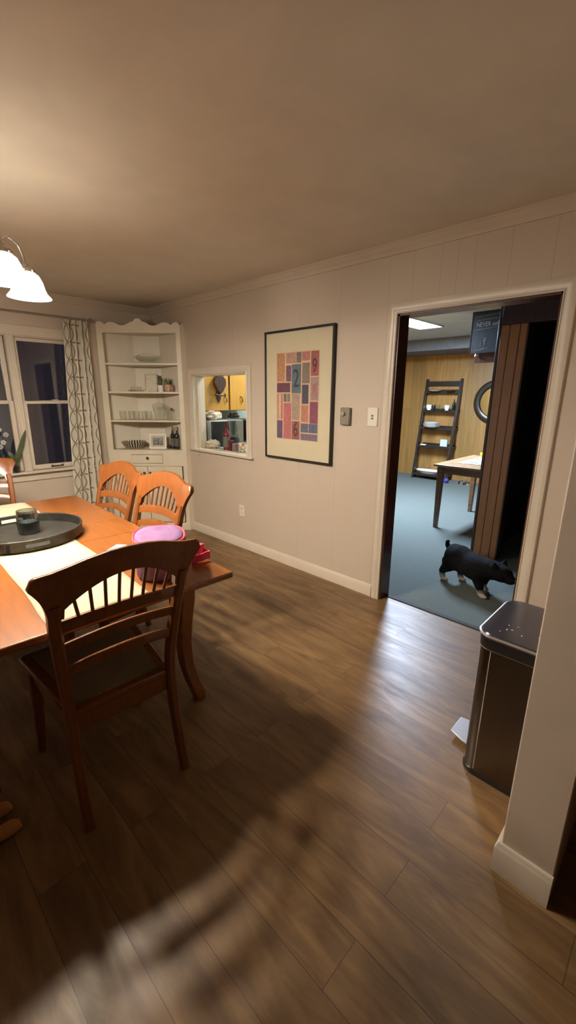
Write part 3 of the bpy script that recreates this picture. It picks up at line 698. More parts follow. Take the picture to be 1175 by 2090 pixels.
# shelf 3 (z 1.245)
for k, (u, d) in enumerate(((-.27, .10), (-.19, .15), (-.12, .10), (-.05, .16), (.01, .11))):
    o = MB().lathe([(.001, .008), (.026, .008), (.033, .05), (.036, .095), (.039, .095), (.037, .05), (.03, 0), (.001, 0)], seg=22, cap=False).obj('glass_tumbler', clear_m); o.location = cw(u, d, 1.245)
    tag(o, ['clear tumbler, leftmost in the row on the third shelf', 'clear tumbler, second from left on the third shelf', 'clear tumbler, middle of the row on the third shelf', 'clear tumbler, fourth from left on the third shelf', 'clear tumbler next to the lidded glass jar'][k], 'glass', 'tumblers on the third cabinet shelf')
t = thing('apothecary_jar', 'large lidded glass candy jar with ball finial on third shelf', 'jar', cw(.125, .14, 1.245))
MB().lathe([(.05, 0), (.055, .006), (.05, .02), (.058, .05), (.07, .11), (.078, .158), (.075, .158), (.066, .11), (.054, .052), (.046, .025), (.001, .022)], seg=28, cap=False).obj('jar_body', clear_m, t)
MB().lathe([(.08, .158), (.08, .164), (.05, .178), (.02, .19), (.012, .205), (.020, .225), (.022, .238), (.012, .252), (.001, .256)], seg=28).obj('lid', clear_m, t)
t = thing('oil_cruet', 'slim glass cruet with dark stopper right of the lidded jar', 'bottle', cw(.265, .12, 1.245))
MB().lathe([(.026, 0), (.028, .01), (.024, .06), (.012, .09), (.012, .105)], seg=18).obj('glass_body', clear_m, t)
MB().lathe([(.014, .100), (.014, .118), (.009, .128), (.001, .13)], seg=14).obj('stopper', brass_m, t)
o = MB().lathe([(.001, .006), (.024, .006), (.034, .12), (.038, .12), (.028, 0), (.001, 0)], seg=18, cap=False).obj('tall_glass', clear_m); o.location = cw(.215, .21, 1.245)
tag(o, 'tall clear glass behind the lidded jar on the third shelf', 'glass')
# shelf 4 (z .925)
def stripe():
    t = NT('black_striped_ceramic'); tc = t.add('ShaderNodeTexCoord'); sp = t.add('ShaderNodeSeparateXYZ'); t.link(tc.outputs['Object'], sp.inputs[0])
    at = t.add('ShaderNodeMath', operation='ARCTAN2'); t.link(sp.outputs[1], at.inputs[0]); t.link(sp.outputs[0], at.inputs[1])
    mu = t.add('ShaderNodeMath', operation='MULTIPLY'); mu.inputs[1].default_value = 27; t.link(at.outputs[0], mu.inputs[0])
    z = t.add('ShaderNodeMath', operation='MULTIPLY_ADD'); z.inputs[1].default_value = 20; t.link(sp.outputs[2], z.inputs[0]); t.link(mu.outputs[0], z.inputs[2])
    si = t.add('ShaderNodeMath', operation='SINE'); t.link(z.outputs[0], si.inputs[0])
    t.link(t.ramp(si.outputs[0], [(0, lin((30, 28, 26))), (.05, lin((30, 28, 26))), (.1, lin((206, 194, 172))), (1, lin((206, 194, 172)))]), t.b.inputs['Base Color'])
    t.b.inputs['Roughness'].default_value = .3; return t.m
o = MB().lathe([(.001, 0), (.075, 0), (.11, .03), (.138, .078), (.134, .078), (.105, .034), (.072, .008), (.001, .008)], seg=48, cap=False).obj('striped_bowl', stripe()); o.location = cw(-.19, .15, .925)
tag(o, 'cream bowl with black stripes on the lowest open shelf', 'bowl')
bw = mat('black_white_photo', (96, 94, 90), .35, var=.8, scale=28)
tilt_frame('photo_frame', 'white framed black and white photograph on the lowest open shelf', 'photo frame', cw(.085, .12, .925), .19, .165, .016, white_m, matb_m, bw, 9, .022)
for k, (u, d) in enumerate(((.255, .135), (.31, .10))):
    bottle('oil_bottle', cw(u, d, .925), .25, .027, wine_m, ['dark bottle with pale neck, left of the pair on the lowest shelf', 'dark bottle with pale neck, right of the pair beside cabinet stile'][k], group='dark bottles on the lowest cabinet shelf', cap_m=mat('pale_foil_%d' % k, (150, 140, 122), .4, .5))
o = MB().ell((0, 0, .022), (.022, .022, .022)).obj('dark_ball', blackf_m); o.location = cw(.208, .14, .925); tag(o, 'small dark ball between photo frame and bottles', 'ornament')

# ------------------------------------------------------------------ picture, thermostat, plates
pc = thing('framed_print', 'large black framed colourful number collage on the wall', 'picture', (XW, 2.46, 1.505))
W2, H2 = .375, .522
m = MB(); FD = .032; FW = .016
for a in ((-W2, W2, -H2, -H2 + FW), (-W2, W2, H2 - FW, H2), (-W2, -W2 + FW, -H2 + FW, H2 - FW), (W2 - FW, W2, -H2 + FW, H2 - FW)): m.box(-FD, 0, a[0], a[1], a[2], a[3])
m.obj('frame', blackf_m, pc, bevel=.002)
MB().box(-.022, -.002, -W2 + FW, W2 - FW, -H2 + FW, H2 - FW).obj('mat_board', matb_m, pc, smooth=False)
BK = [(0, .2, 0, .325, (196, 132, 84)), (.23, .47, 0, .12, (186, 132, 110)), (.48, .6, 0, .12, (120, 112, 92)), (.61, .8, 0, .1, (190, 112, 100)), (.82, 1, 0, .27, (172, 86, 84)),
      (.23, .36, .14, .325, (124, 82, 104)), (.37, .6, .13, .46, (92, 112, 118)), (.62, .8, .12, .35, (134, 118, 98)), (0, .34, .335, .45, (118, 64, 78)), (.62, .78, .36, .58, (76, 78, 96)),
      (.82, 1, .28, .54, (168, 130, 122)), (0, .05, .46, .77, (204, 128, 108)), (.055, .1, .46, .77, (206, 174, 136)), (.105, .15, .46, .77, (196, 104, 92)), (.17, .25, .46, .56, (110, 108, 92)), (.26, .34, .46, .56, (128, 120, 100)),
      (.17, .37, .57, 1, (198, 98, 96)), (.38, .58, .46, .77, (170, 142, 116)), (.61, .78, .59, .79, (198, 120, 90)), (.81, 1, .55, .8, (146, 68, 92)), (0, .15, .78, 1, (104, 78, 110)),
      (.38, .58, .78, 1, (152, 86, 76)), (.6, .79, .8, .91, (98, 102, 122)), (.795, 1, .8, .91, (92, 98, 122)), (.6, 1, .92, 1, (124, 100, 120))]
AW, AH = .23, .345    # half size of the printed area; y decreases to the right in view
m = MB(); mm = [mat('print_paper', (206, 168, 138), .8, var=.02)]
m.box(-.0232, -.022, -AW - .006, AW + .006, -AH - .006, AH + .006)
for i, (u0, u1, v0, v1, c) in enumerate(BK):
    g_ = sum(c) / 3; c = tuple(int(x * .72 + g_ * .28) - 4 for x in c); mm.append(mat('print_block_%d' % i, c, .8, var=.09, scale=70)); m.mi(i + 1)
    m.box(-.0240, -.0232, AW - 2 * AW * u1 + .0015, AW - 2 * AW * u0 - .0015, AH - 2 * AH * v1 + .0015, AH - 2 * AH * v0 - .0015)
prn = m.obj('print', mm, pc, smooth=False, merge=False)
ink = mat('dark_ink', (84, 48, 50), .8, var=.05); ink2 = mat('slate_ink', (52, 56, 70), .8, var=.05)
def digit(ch, u, v, s, mt, sx=.7): text_mesh('printed_number', ch, s, mt, prn, (-.0242, AW - 2 * AW * u, AH - 2 * AH * v), (R(90), 0, R(-90)), sx=sx)
digit('9', .905, .165, .15, ink); digit('2', .48, .30, .20, ink2); digit('6', .48, .885, .17, ink); digit('8', .91, .43, .13, mat('rose_ink', (164, 100, 96), .8), .7); 
tm = thing('thermostat', 'grey rectangular thermostat dial plate right of the picture', 'thermostat', (XW, 1.965, 1.37))
MB().box(-.028, 0, -.042, .042, -.066, .062).obj('housing', grayp_m, tm, bevel=.006)
m = MB(); m.lathe([(.018, 0), (.018, .012), (.013, .018), (.001, .019)], (-.028, .012, .018), 20, M=Matrix.Rotation(R(-90), 3, 'Y')); m.obj('dial', mat('pale_dial', (190, 180, 160), .3, .4), tm)
sw = thing('switch_plate', 'white double outlet switch plate beside the door casing', 'switch', (XW, 1.735, 1.372))
MB().box(-.007, 0, -.042, .042, -.066, .066).obj('plate', whitep_m, sw, bevel=.003)
m = MB(); m.box(-.010, -.007, -.008, .008, .003, .014); m.box(-.010, -.007, -.008, .008, -.016, -.005); m.obj('toggle', mat('brown_toggle', (96, 82, 66), .5), sw)
ou = thing('wall_outlet', 'white electric outlet low on the picture wall', 'outlet', (XW, 3.215, .395))
MB().box(-.006, 0, -.038, .038, -.058, .058).obj('plate', whitep_m, ou, bevel=.003)
m = MB()
for z in (.022, -.022): m.cyl((0, 0, 0), .001, 0, .001, 3) if False else m.box(-.0085, -.006, -.016, .016, z - .014, z + .014)
m.obj('socket', mat('outlet_face', (206, 196, 180), .4), ou, bevel=.003)

# ------------------------------------------------------------------ dining table
TB = thing('dining_table', 'long honey brown wooden dining table with cream runner', 'table', (.596, 2.418, 0), -2)
HW, HL = .525, 1.015
splits = [-HL, -.16, .16, .47, HL]
m = MB()
for a, b in zip(splits, splits[1:]):
    # board with eased rim, gap between leaves
    m.box(-HW, HW, a + .0012, b - .0012, .732, .76)
m.obj('tabletop', table_m, TB, bevel=.007)
m = MB()
for a in ((-.44, .44, -.76, -.735), (-.44, .44, .735, .76), (-.455, -.43, -.76, .76), (.43, .455, -.76, .76)): m.box(a[0], a[1], a[2], a[3], .635, .732)
m.obj('apron', table_m, TB, bevel=.002)
for sx_ in (-1, 1):
    for sy_ in (-1, 1):
        secs = []
        for z, o_, w_ in ((0, .040, .026), (.03, .036, .030), (.10, .012, .030), (.20, -.010, .030), (.32, -.018, .033), (.45, -.012, .037), (.56, -.002, .041), (.64, .0, .042), (.732, .0, .042)):
            cx = sx_ * (.435 + o_ * .8); cy = sy_ * (.735 + o_ * .8)
            secs.append([Vector((cx + a * w_, cy + b * w_, z)) for a, b in ((-1, -.75), (-.75, -1), (.75, -1), (1, -.75), (1, .75), (.75, 1), (-.75, 1), (-1, .75))])
        MB().sweep(secs).obj('leg', table_m, TB)
# runner with slightly uneven hems
m = MB(); nx, ny = 12, 90
def run(i, j):
    u = i / (nx - 1) * 2 - 1; v = j / (ny - 1)
    y = -.965 + v * 2.03 + .006 * math.sin(u * 3 + 1); hw = .183 + .006 * noise.noise(Vector((v * 9, u, 3)))
    x = u * hw - .027 + .025 * v + .004 * math.sin(v * 11)
    return Vector((x, min(y, HL - .01), .7612 + .0025 * (.5 + .5 * noise.noise(Vector((x * 9, y * 7, 1))))))
m.grid(run, nx, ny); rn = m.obj('table_runner', cloth_m, solid=.0012, ang=80); rn.location = (.596, 2.418, .0); rn.rotation_euler = (0, 0, R(-2))
tag(rn, 'long cream cloth runner laid down the middle of the table', 'table runner')
# tray
ty = thing('round_tray', 'round dark pewter tray with raised rim and cut-out handles', 'tray', (.575, 2.535, .7645), -6)
m = MB(); seg = 96; RT = .282
def rimtop(i):
    a = (i / seg) * 360
    return .052
m.lathe([(.001, .0), (RT - .02, 0), (RT - .004, .004), (RT, .012)], seg=seg); 
m.lathe([(RT - .006, .008), (RT - .03, .005), (.001, .005)], seg=seg, cap=False)
m.obj('tray_base', pewter_m, ty)
m = MB()
for i in range(seg):
    a0, a1 = 2 * math.pi * i / seg, 2 * math.pi * (i + 1) / seg; am = (i + .5) / seg * 360
    hole = min(abs(am - 95), abs(am - 275)) < 11
    spans = [(.006, .022), (.042, .056)] if hole else [(.006, .056)]
    for z0, z1 in spans:
        m.box(0, 1, 0, 1, 0, 1) if False else None
        c = []
        for z in (z0, z1):
            for (aa, rr_) in ((a0, RT - .007), (a1, RT - .007), (a1, RT), (a0, RT)): c.append(m.bm.verts.new((rr_ * math.cos(aa) * (1 + z * .1), rr_ * math.sin(aa) * (1 + z * .1), z)))
        for q in ((0, 1, 2, 3), (7, 6, 5, 4), (0, 4, 5, 1), (1, 5, 6, 2), (2, 6, 7, 3), (3, 7, 4, 0)): m.face([c[k] for k in q])
m.tube([(RT * math.cos(2 * math.pi * i / 72), RT * math.sin(2 * math.pi * i / 72), .056) for i in range(72)], .0055, 8, close=True)
m.obj('rim', pewter_m, ty)
cd = thing('glass_candle', 'smoky blue glass candle holder standing on the pewter tray', 'candle', (.607, 2.565, .7698))
MB().lathe([(.001, .0), (.043, 0), (.05, .012), (.055, .05), (.053, .09), (.049, .135), (.046, .135), (.050, .09), (.052, .05), (.046, .014), (.001, .010)], seg=32, cap=False).obj('glass_cup', smoke_m, cd)
MB().lathe([(.001, .0102), (.045, .0142), (.0505, .05), (.0505, .07), (.001, .07)], seg=32).obj('wax', wax_m, cd)
MB().tube([(0, 0, .07), (.001, 0, .082)], .0012, 6).obj('wick', dark_m, cd)
# lunch bag
lb_ = thing('lunch_bag', 'purple zipped lunch bag with pink trim on the table corner', 'bag', (.868, 1.62, .7602), 62)
def bagring(z, s, seg=40, p=2.6, a=.132, b=.105):
    L = []
    for i in range(seg):
        t = 2 * math.pi * i / seg; c, d = math.cos(t), math.sin(t)
        L.append(Vector((a * s * math.copysign(abs(c) ** (2 / p), c), b * s * math.copysign(abs(d) ** (2 / p), d), z)))
    return L
m = MB(); m.sweep([bagring(0, .93), bagring(.008, .98), bagring(.07, 1.03), bagring(.135, 1.0)]); m.obj('bag_body', purpled_m, lb_, ang=60)
m = MB(); m.sweep([bagring(.132, 1.0), bagring(.136, 1.03), bagring(.160, 1.03), bagring(.166, 1.01), bagring(.166, .9)]); m.obj('pink_gusset', pink_m, lb_)
m = MB()
secs = [bagring(.158, .955), bagring(.168, .950), bagring(.173, .90)]
for s in (.7, .4, .1):
    L = bagring(.175, s)
    for v in L: v.z += .010 * noise.noise(Vector((v.x * 18, v.y * 18, 2)))
    secs.append(L)
m.sweep(secs); m.obj('lid', purple_m, lb_, ang=60)
m = MB(); m.tube([v + Vector((0, 0, .002)) for v in bagring(.164, 1.02)], .0045, 8, close=True); m.tube([v + Vector((0, 0, 0)) for v in bagring(.139, 1.025)], .003, 8, close=True); m.obj('piping', pink_m, lb_)
m = MB(); m.box(-.11, .11, -.109, -.104, .145, .151); m.obj('zip', mat('plum_zip', (92, 50, 70), .5), lb_)
# pink strap lying by it
st = MB()
pts = [(0, -.05, 0), (.05, -.052, 0), (.085, -.035, 0), (.09, 0, 0), (.07, .03, 0), (.03, .04, 0), (-.01, .035, 0)]
dense = []
for k in range(len(pts) - 1):
    a, b = Vector(pts[k]), Vector(pts[k + 1])
    for q in range(6): dense.append(a.lerp(b, q / 6))
dense.append(Vector(pts[-1]))
secs = []
for k, p in enumerate(dense):
    t = (dense[min(k + 1, len(dense) - 1)] - dense[max(k - 1, 0)]).normalized(); n = Vector((-t.y, t.x, 0)) * .003
    lift = .012 * math.sin(k / len(dense) * math.pi * 2) ** 2
    secs.append([p - n + Vector((0, 0, lift)), p + n + Vector((0, 0, lift)), p + n + Vector((0, 0, lift + .035)), p - n + Vector((0, 0, lift + .035))])
st.sweep(secs)
pts2 = [(.035, -.02, 0), (.05, .0, .03), (.06, .015, .06), (.045, .028, .062), (.03, .03, .03), (.02, .02, 0)]
secs = []
for k, p in enumerate(pts2):
    p = Vector(p); secs.append([p + Vector((-.012, -.008, 0)), p + Vector((.012, .008, 0)), p + Vector((.012, .008, .004)), p + Vector((-.012, -.008, .004))])
st.sweep(secs)
o = st.obj('pink_strap', pink_m, ang=60); o.location = (1.03, 1.64, .7602); o.rotation_euler = (0, 0, R(-25)); tag(o, 'looped pink fabric strap lying right of the lunch bag', 'strap')
o = MB().box(-.045, .045, -.04, .04, 0, .0012).obj('paper_note', white_m, smooth=False); o.location = (.865, 2.03, .7602); o.rotation_euler = (0, 0, R(35)); tag(o, 'small white paper sheet left of the lunch bag', 'paper')

# ------------------------------------------------------------------ dining chairs
def yb(z):
    K = [(0, -.292), (.12, -.262), (.28, -.236), (.44, -.228), (.56, -.238), (.70, -.268), (.82, -.300), (.92, -.330), (1.06, -.375)]
    for (a, ya), (b, y_) in zip(K, K[1:]):
        if z <= b: t = (z - a) / (b - a); t2 = t; return ya + (y_ - ya) * t2
    return K[-1][1]
def bow(x): return -.022 * (1 - (x / .2) ** 2) if abs(x) < .2 else 0
def make_chair():
    t = thing('dining_chair', '', 'chair')
    for s in (-1, 1):
        secs = []
        for i in range(25):
            z = .90 * i / 24; w_ = .017 if z < .3 else .0185; d_ = .020 if z > .1 else .016
            xx = s * (.190 + .022 * min(1, max(0, (z - .5) / .32)) + (.003 * (1 - z / .3) if z < .3 else 0)); y = yb(z)
            secs.append([Vector((xx + a * w_, y + b * d_, z)) for a, b in ((-1, -.6), (-.6, -1), (.6, -1), (1, -.6), (1, .6), (.6, 1), (-.6, 1), (-1, .6))])
        MB().sweep(secs).obj('leg', chair_m, t)
        secs = []
        for z, w_ in ((0, .015), (.08, .017), (.25, .021), (.40, .023), (.43, .023)):
            cx = s * (.208 + .012 * (1 - z / .43) ** 2); cy = .20 + .015 * (1 - z / .43) ** 2
            secs.append([Vector((cx + a * w_, cy + b * w_, z)) for a, b in ((-1, -.7), (-.7, -1), (.7, -1), (1, -.7), (1, .7), (.7, 1), (-.7, 1), (-1, .7))])
        MB().sweep(secs).obj('leg', chair_m, t)
    # crest rail with flared ears
    def ct(x):
        a = abs(x); P = [(0, 1.062), (.06, 1.059), (.12, 1.047), (.17, 1.031), (.21, 1.020), (.24, 1.018), (.262, 1.016), (.271, 1.006), (.276, .988)]
        for (x0, z0), (x1, z1) in zip(P, P[1:]):
            if a <= x1: return z0 + (z1 - z0) * (a - x0) / (x1 - x0)
        return P[-1][1]
    def cbt(x):
        a = abs(x)
        if a < .186: return .882 + .094 * (1 - (a / .186) ** 2.0)
        P = [(.186, .850), (.229, .850), (.233, .880), (.240, .910), (.250, .935), (.262, .957), (.276, .978)]
        for (x0, z0), (x1, z1) in zip(P, P[1:]):
            if a <= x1: return z0 + (z1 - z0) * (a - x0) / (x1 - x0)
        return P[-1][1]
    xs = sorted(set([round(-.276 + .552 * i / 60, 4) for i in range(61)] + [-.229, .229, -.186, .186, -.233, .233]))
    secs = []
    for x in xs:
        zt, zb = ct(x), cbt(x); L = []
        for z, d in ((zb, -1), (zb, 1), (zt - .006, 1), (zt, .5), (zt, -.5), (zt - .006, -1)):
            L.append(Vector((x, yb(z) + bow(x) + d * .0125, z)))
        secs.append(L)
    MB().sweep(secs).obj('crest_rail', chair_m, t, ang=50)
    def rail(zc, h, arch, name, half=.188):
        secs = []
        for i in range(25):
            x = -half + 2 * half * i / 24; z0 = zc + arch * (1 - (x / half) ** 2)
            secs.append([Vector((x, yb(z0 + dz) + bow(x) + d, z0 + dz)) for dz, d in ((-h / 2, -.008), (-h / 2, .008), (h / 2 - .004, .008), (h / 2, .004), (h / 2, -.004), (h / 2 - .004, -.008))])
        MB().sweep(secs).obj(name, chair_m, t, ang=50)
    rail(.811, .045, .022, 'spindle_rail', .21); rail(.722, .036, .032, 'slat', .205); rail(.625, .042, .030, 'slat', .198)
    for k in range(8):
        x0 = -.143 + .286 * k / 7; x1 = x0 * 1.10; z0 = .831 + .022 * (1 - (x0 / .21) ** 2) - .005; z1 = cbt(x1) + .008
        MB().tube([(x0 + (x1 - x0) * q / 4, yb(z0 + (z1 - z0) * q / 4) + bow(x0), z0 + (z1 - z0) * q / 4) for q in range(5)], .0058, 8).obj('spindle', chair_m, t)
    # seat
    m = MB(); fr = .04
    outer = [(-.185, -.235), (.185, -.235), (.245, .245), (.225, .265), (-.225, .265), (-.245, .245)]
    m.prism(outer, .425, .452); m.obj('seat_frame', chair_m, t, bevel=.006)
    inn = [(-.152, -.195), (.152, -.195), (.200, .225), (-.200, .225)]
    m = MB(); m.prism(inn, .450, .456); m.obj('woven_seat', cane_m, t, bevel=.002)
    m = MB()
    for k in range(64):
        x = -.16 + .32 * k / 63; m.ell((x, -.198, .4545), (.0036, .006, .005), 8, 6)
    m.obj('braid', cane_m, t)
    m = MB(); m.box(-.17, .17, -.232, -.214, .36, .425); m.box(-.2, .2, .192, .21, .365, .425)
    for s in (-1, 1): m.sweep([[Vector((s * .188 + a, -.22, z)) for a, z in ((-.008, .365), (.008, .365), (.008, .425), (-.008, .425))], [Vector((s * .208 + a, .195, z)) for a, z in ((-.008, .365), (.008, .365), (.008, .425), (-.008, .425))]])
    m.obj('seat_apron', chair_m, t)
    return t
ch = make_chair()
places = [((.562, 1.612, 0), -2.5, 'dining chair nearest the camera, back turned, at table head'),
          ((.935, 2.27, 0), 95, 'right side dining chair nearer the lunch bag'),
          ((.935, 2.865, 0), 94, 'right side dining chair nearer the corner cabinet'),
          ((.62, 3.60, 0), 178, 'dining chair below the window at the far table end')]
for i, (loc, rz, lab) in enumerate(places):
    c = ch if i == 0 else copy_tree(ch)
    c.location = loc; c.rotation_euler = (0, 0, R(rz)); c['label'] = lab; c['group'] = 'wooden spindle back dining chairs'

# ------------------------------------------------------------------ curtain, rod, plants
def trellis():
    t = NT('trellis_curtain'); 
    uv = t.add('ShaderNodeUVMap'); uv.uv_map = 'UVMap'
    sp = t.add('ShaderNodeSeparateXYZ'); t.link(uv.outputs[0], sp.inputs[0])
    def M_(op, a, b=None, c=None):
        n = t.add('ShaderNodeMath', operation=op)
        for k, v in enumerate((a, b, c)):
            if v is None: continue
            if isinstance(v, (int, float)): n.inputs[k].default_value = v
            else: t.link(v, n.inputs[k])
        return n.outputs[0]
    PX, PZ = .125, .33
    def ogee(shift):
        u = M_('ADD', M_('DIVIDE', sp.outputs[0], PX), shift); vv = M_('DIVIDE', sp.outputs[1], PZ)
        s = M_('SINE', M_('MULTIPLY', vv, 2 * math.pi))
        s = M_('MULTIPLY', s, .27)
        up = M_('ADD', u, s); a = M_('ABSOLUTE', M_('SUBTRACT', M_('FRACT', up), .5))
        up2 = M_('SUBTRACT', u, s); b = M_('ABSOLUTE', M_('SUBTRACT', M_('FRACT', up2), .5))
        return M_('MINIMUM', a, b)
    d = ogee(0)
    # short horizontal bars between the ogees
    vv = M_('ABSOLUTE', M_('SUBTRACT', M_('FRACT', M_('ADD', M_('DIVIDE', sp.outputs[1], PZ / 2), .5)), .5))
    uu = M_('ABSOLUTE', M_('SUBTRACT', M_('FRACT', M_('DIVIDE', sp.outputs[0], PX)), .5))
    bar = M_('MULTIPLY', M_('LESS_THAN', vv, .045), 1.0)
    line = M_('LESS_THAN', d, .055)
    al = M_('MAXIMUM', line, M_('MULTIPLY', bar, M_('GREATER_THAN', M_('FRACT', M_('MULTIPLY', M_('DIVIDE', sp.outputs[0], PX), 1.0)), .62)))
    mx = t.add('ShaderNodeMix', data_type='RGBA'); t.link(al, mx.inputs[0]); mx.inputs[6].default_value = lin((214, 206, 188)); mx.inputs[7].default_value = lin((140, 128, 108))
    t.link(mx.outputs[2], t.b.inputs['Base Color']); t.b.inputs['Roughness'].default_value = .9
    return t.m
m = MB(); nu, nv = 90, 30
def cur(i, j):
    u = i / (nu - 1); v = j / (nv - 1); z = .03 + v * 2.19
    xl = 1.575 + .105 * v; wd = (1 - v) * .345 + v * .235
    x = xl + u * wd
    amp = .036 + .006 * (1 - v)
    y = LW - .095 + amp * math.sin(u * 4 * 2 * math.pi + .6 + .3 * math.sin(v * 3)) + .006 * math.sin(v * 5 + u * 9)
    return Vector((x, y, z))
V = m.grid(cur, nu, nv)
uvl = m.bm.loops.layers.uv.new('UVMap')
idx = {V[i][j]: (i, j) for i in range(nu) for j in range(nv)}
for f in m.bm.faces:
    for l in f.loops:
        i, j = idx[l.vert]; l[uvl].uv = (.62 * i / (nu - 1), 2.19 * j / (nv - 1))
ct_ = m.obj('curtain', trellis(), ang=180, merge=False); tag(ct_, 'long cream curtain with brown trellis pattern right of the window', 'curtain')
rd = thing('curtain_rod', 'brushed metal curtain rod with finial above the window', 'curtain rod', (0, LW - .095, 2.235))
m = MB(); m.tube([(.3, 0, 0), (1.93, 0, 0)], .010, 12); m.obj('rod', grayp_m, rd)
m = MB(); m.lathe([(.011, 0), (.020, .006), (.022, .02), (.012, .034), (.001, .036)], (1.93, 0, 0), 16, M=Matrix.Rotation(R(90), 3, 'Y')); m.obj('finial', grayp_m, rd)
m = MB(); m.box(1.915, 1.928, 0, .095, -.008, .008); m.box(1.905, 1.935, .088, .095, -.03, .03); m.obj('bracket', grayp_m, rd)
def leaf(m, base, tip, w, bend=.02, n=8):
    base, tip = Vector(base), Vector(tip); d = tip - base; side = Vector((-d.z, 0, d.x)).normalized()
    top, bot = [], []
    for i in range(n + 1):
        t = i / n; p = base.lerp(tip, t) + Vector((0, -bend * math.sin(math.pi * t), bend * math.sin(math.pi * t))); ww = w * (math.sin(math.pi * min(1, t * .9 + .08)) ** .7) * (1 if t < 1 else 0)
        top.append([p - side * ww, p + Vector((0, -.002, 0)), p + side * ww, p + Vector((0, .002, 0))])
    m.sweep(top)
sp_ = thing('sill_plant', 'leafy plant with one long pointed leaf in a glass pot on the sill', 'potted plant', (1.10, LW - .045, GZ0))
MB().lathe([(.001, .004), (.03, .004), (.036, .10), (.039, .10), (.034, 0), (.001, 0)], seg=22, cap=False).obj('glass_pot', clear_m, sp_)
MB().lathe([(.001, .006), (.029, .006), (.033, .06), (.001, .062)], seg=20).obj('soil', dark_m, sp_)
m = MB(); leaf(m, (0, 0, .06), (.125, -.02, .41), .022); leaf(m, (0, 0, .06), (.06, -.01, .26), .020); leaf(m, (0, 0, .06), (-.05, -.01, .22), .018); m.obj('leaves', green_m, sp_)
oc = thing('orchid', 'pale orchid with arching stem on the window sill behind the chair', 'potted plant', (.97, LW - .045, GZ0))
MB().lathe([(.001, 0), (.028, 0), (.038, .08), (.034, .08), (.001, .07)], seg=22, cap=False).obj('pot', white_m, oc)
m = MB(); m.tube([(.01, 0, .07), (.10, -.02, .20), (.11, -.025, .30), (.07, -.03, .39), (.01, -.03, .42)], .003, 6); m.obj('stem', green_m, oc)
m = MB()
for (x, z) in ((.08, .37), (.03, .42), (-.01, .40), (.0, .34), (.05, .30), (.02, .26)):
    for k in range(5):
        a = k * 1.257; m.ell((x + .014 * math.cos(a), -.035, z + .014 * math.sin(a)), (.011, .003, .011), 8, 6)
m.obj('blossoms', mat('pale_petals', (170, 168, 160), .7), oc)

# ------------------------------------------------------------------ trash can
tc_ = thing('trash_can', 'stainless step trash can with dark lid beside the partition', 'trash can', (1.745, .365, 0))
def rrect(hx, y0, y1, r, z, n=8, rb=.02):
    L = []
    for (cx, cy, a0, rr_) in ((hx - r, y1 - r, 0, r), (-hx + r, y1 - r, 90, r), (-hx + rb, y0 + rb, 180, rb), (hx - rb, y0 + rb, 270, rb)):
        for k in range(n + 1):
            a = R(a0 + 90 * k / n); L.append(Vector((cx + rr_ * math.cos(a), cy + rr_ * math.sin(a), z)))
    # gently bowed front
    for v in L:
        if v.y > y1 - r: v.y += .012 * (1 - (v.x / hx) ** 2)
    return L
Y0, Y1 = -.118, .118
MB().sweep([rrect(.186, Y0, Y1, .05, .022), rrect(.186, Y0, Y1, .05, .585)]).obj('steel_body', steel_m, tc_, ang=50)
MB().sweep([rrect(.189, Y0 - .002, Y1 + .003, .05, .0), rrect(.190, Y0 - .002, Y1 + .004, .05, .018), rrect(.186, Y0, Y1, .05, .024)]).obj('base_ring', blackp_m, tc_, ang=50)
MB().sweep([rrect(.188, Y0, Y1 + .002, .05, .585), rrect(.190, Y0, Y1 + .004, .05, .59), rrect(.190, Y0, Y1 + .004, .05, .628)]).obj('collar', blackp_m, tc_, ang=50)
ld = MB().sweep([rrect(.192, Y0, Y1 + .006, .052, .628), rrect(.193, Y0, Y1 + .007, .052, .640), rrect(.186, Y0 + .004, Y1, .048, .650), rrect(.16, Y0 + .02, Y1 - .02, .04, .652)]).obj('lid', lid_m, tc_, ang=25)
m = MB(); m.tube([v for v in rrect(.1915, Y0, Y1 + .0055, .052, .640)], .0055, 8, close=True); m.obj('lid_rim', mat('satin_rim', (186, 182, 180), .35, .7, var=.01), ld)
MB().tube([(-.1855, .070, .03), (-.1855, .070, .58)], .0022, 6).obj('seam_highlight', chrome_m, tc_)  # bright chrome tube imitates the highlight along the body's wrap seam
m = MB(); m.tube(rrect(.1885, Y0, Y1 + .0025, .05, .584), .0018, 6, close=True); m.obj('collar_trim', chrome_m, tc_)
m = MB(); 
for (x, y, a, b) in ((-.10, .03, .006, .004), (-.07, .05, .004, .003), (-.12, -.01, .005, .003), (-.06, .02, .003, .004), (-.02, -.05, .006, .003), (-.14, .06, .004, .003), (-.09, -.06, .003, .003), (-.11, .045, .008, .003)):
    m.lathe([(1, .6521), (.7, .6526), (.001, .6527)], (x, y, 0), 8, sx=a, sy=b)
m.obj('dust_spot', mat('pale_dust', (170, 165, 160), .9), ld)
m = MB(); m.sweep([[Vector((x, Y1 - .01, z)) for x, z in ((-.07, .012), (.09, .012), (.09, .022), (-.07, .022))], [Vector((x, Y1 + .05, z)) for x, z in ((-.065, .016), (.085, .016), (.085, .028), (-.065, .028))], [Vector((x, Y1 + .11, z)) for x, z in ((-.045, .022), (.07, .022), (.07, .032), (-.045, .032))]])
m.obj('pedal', mat('satin_pedal', (196, 196, 200), .45, .6, var=.01), tc_, bevel=.003)

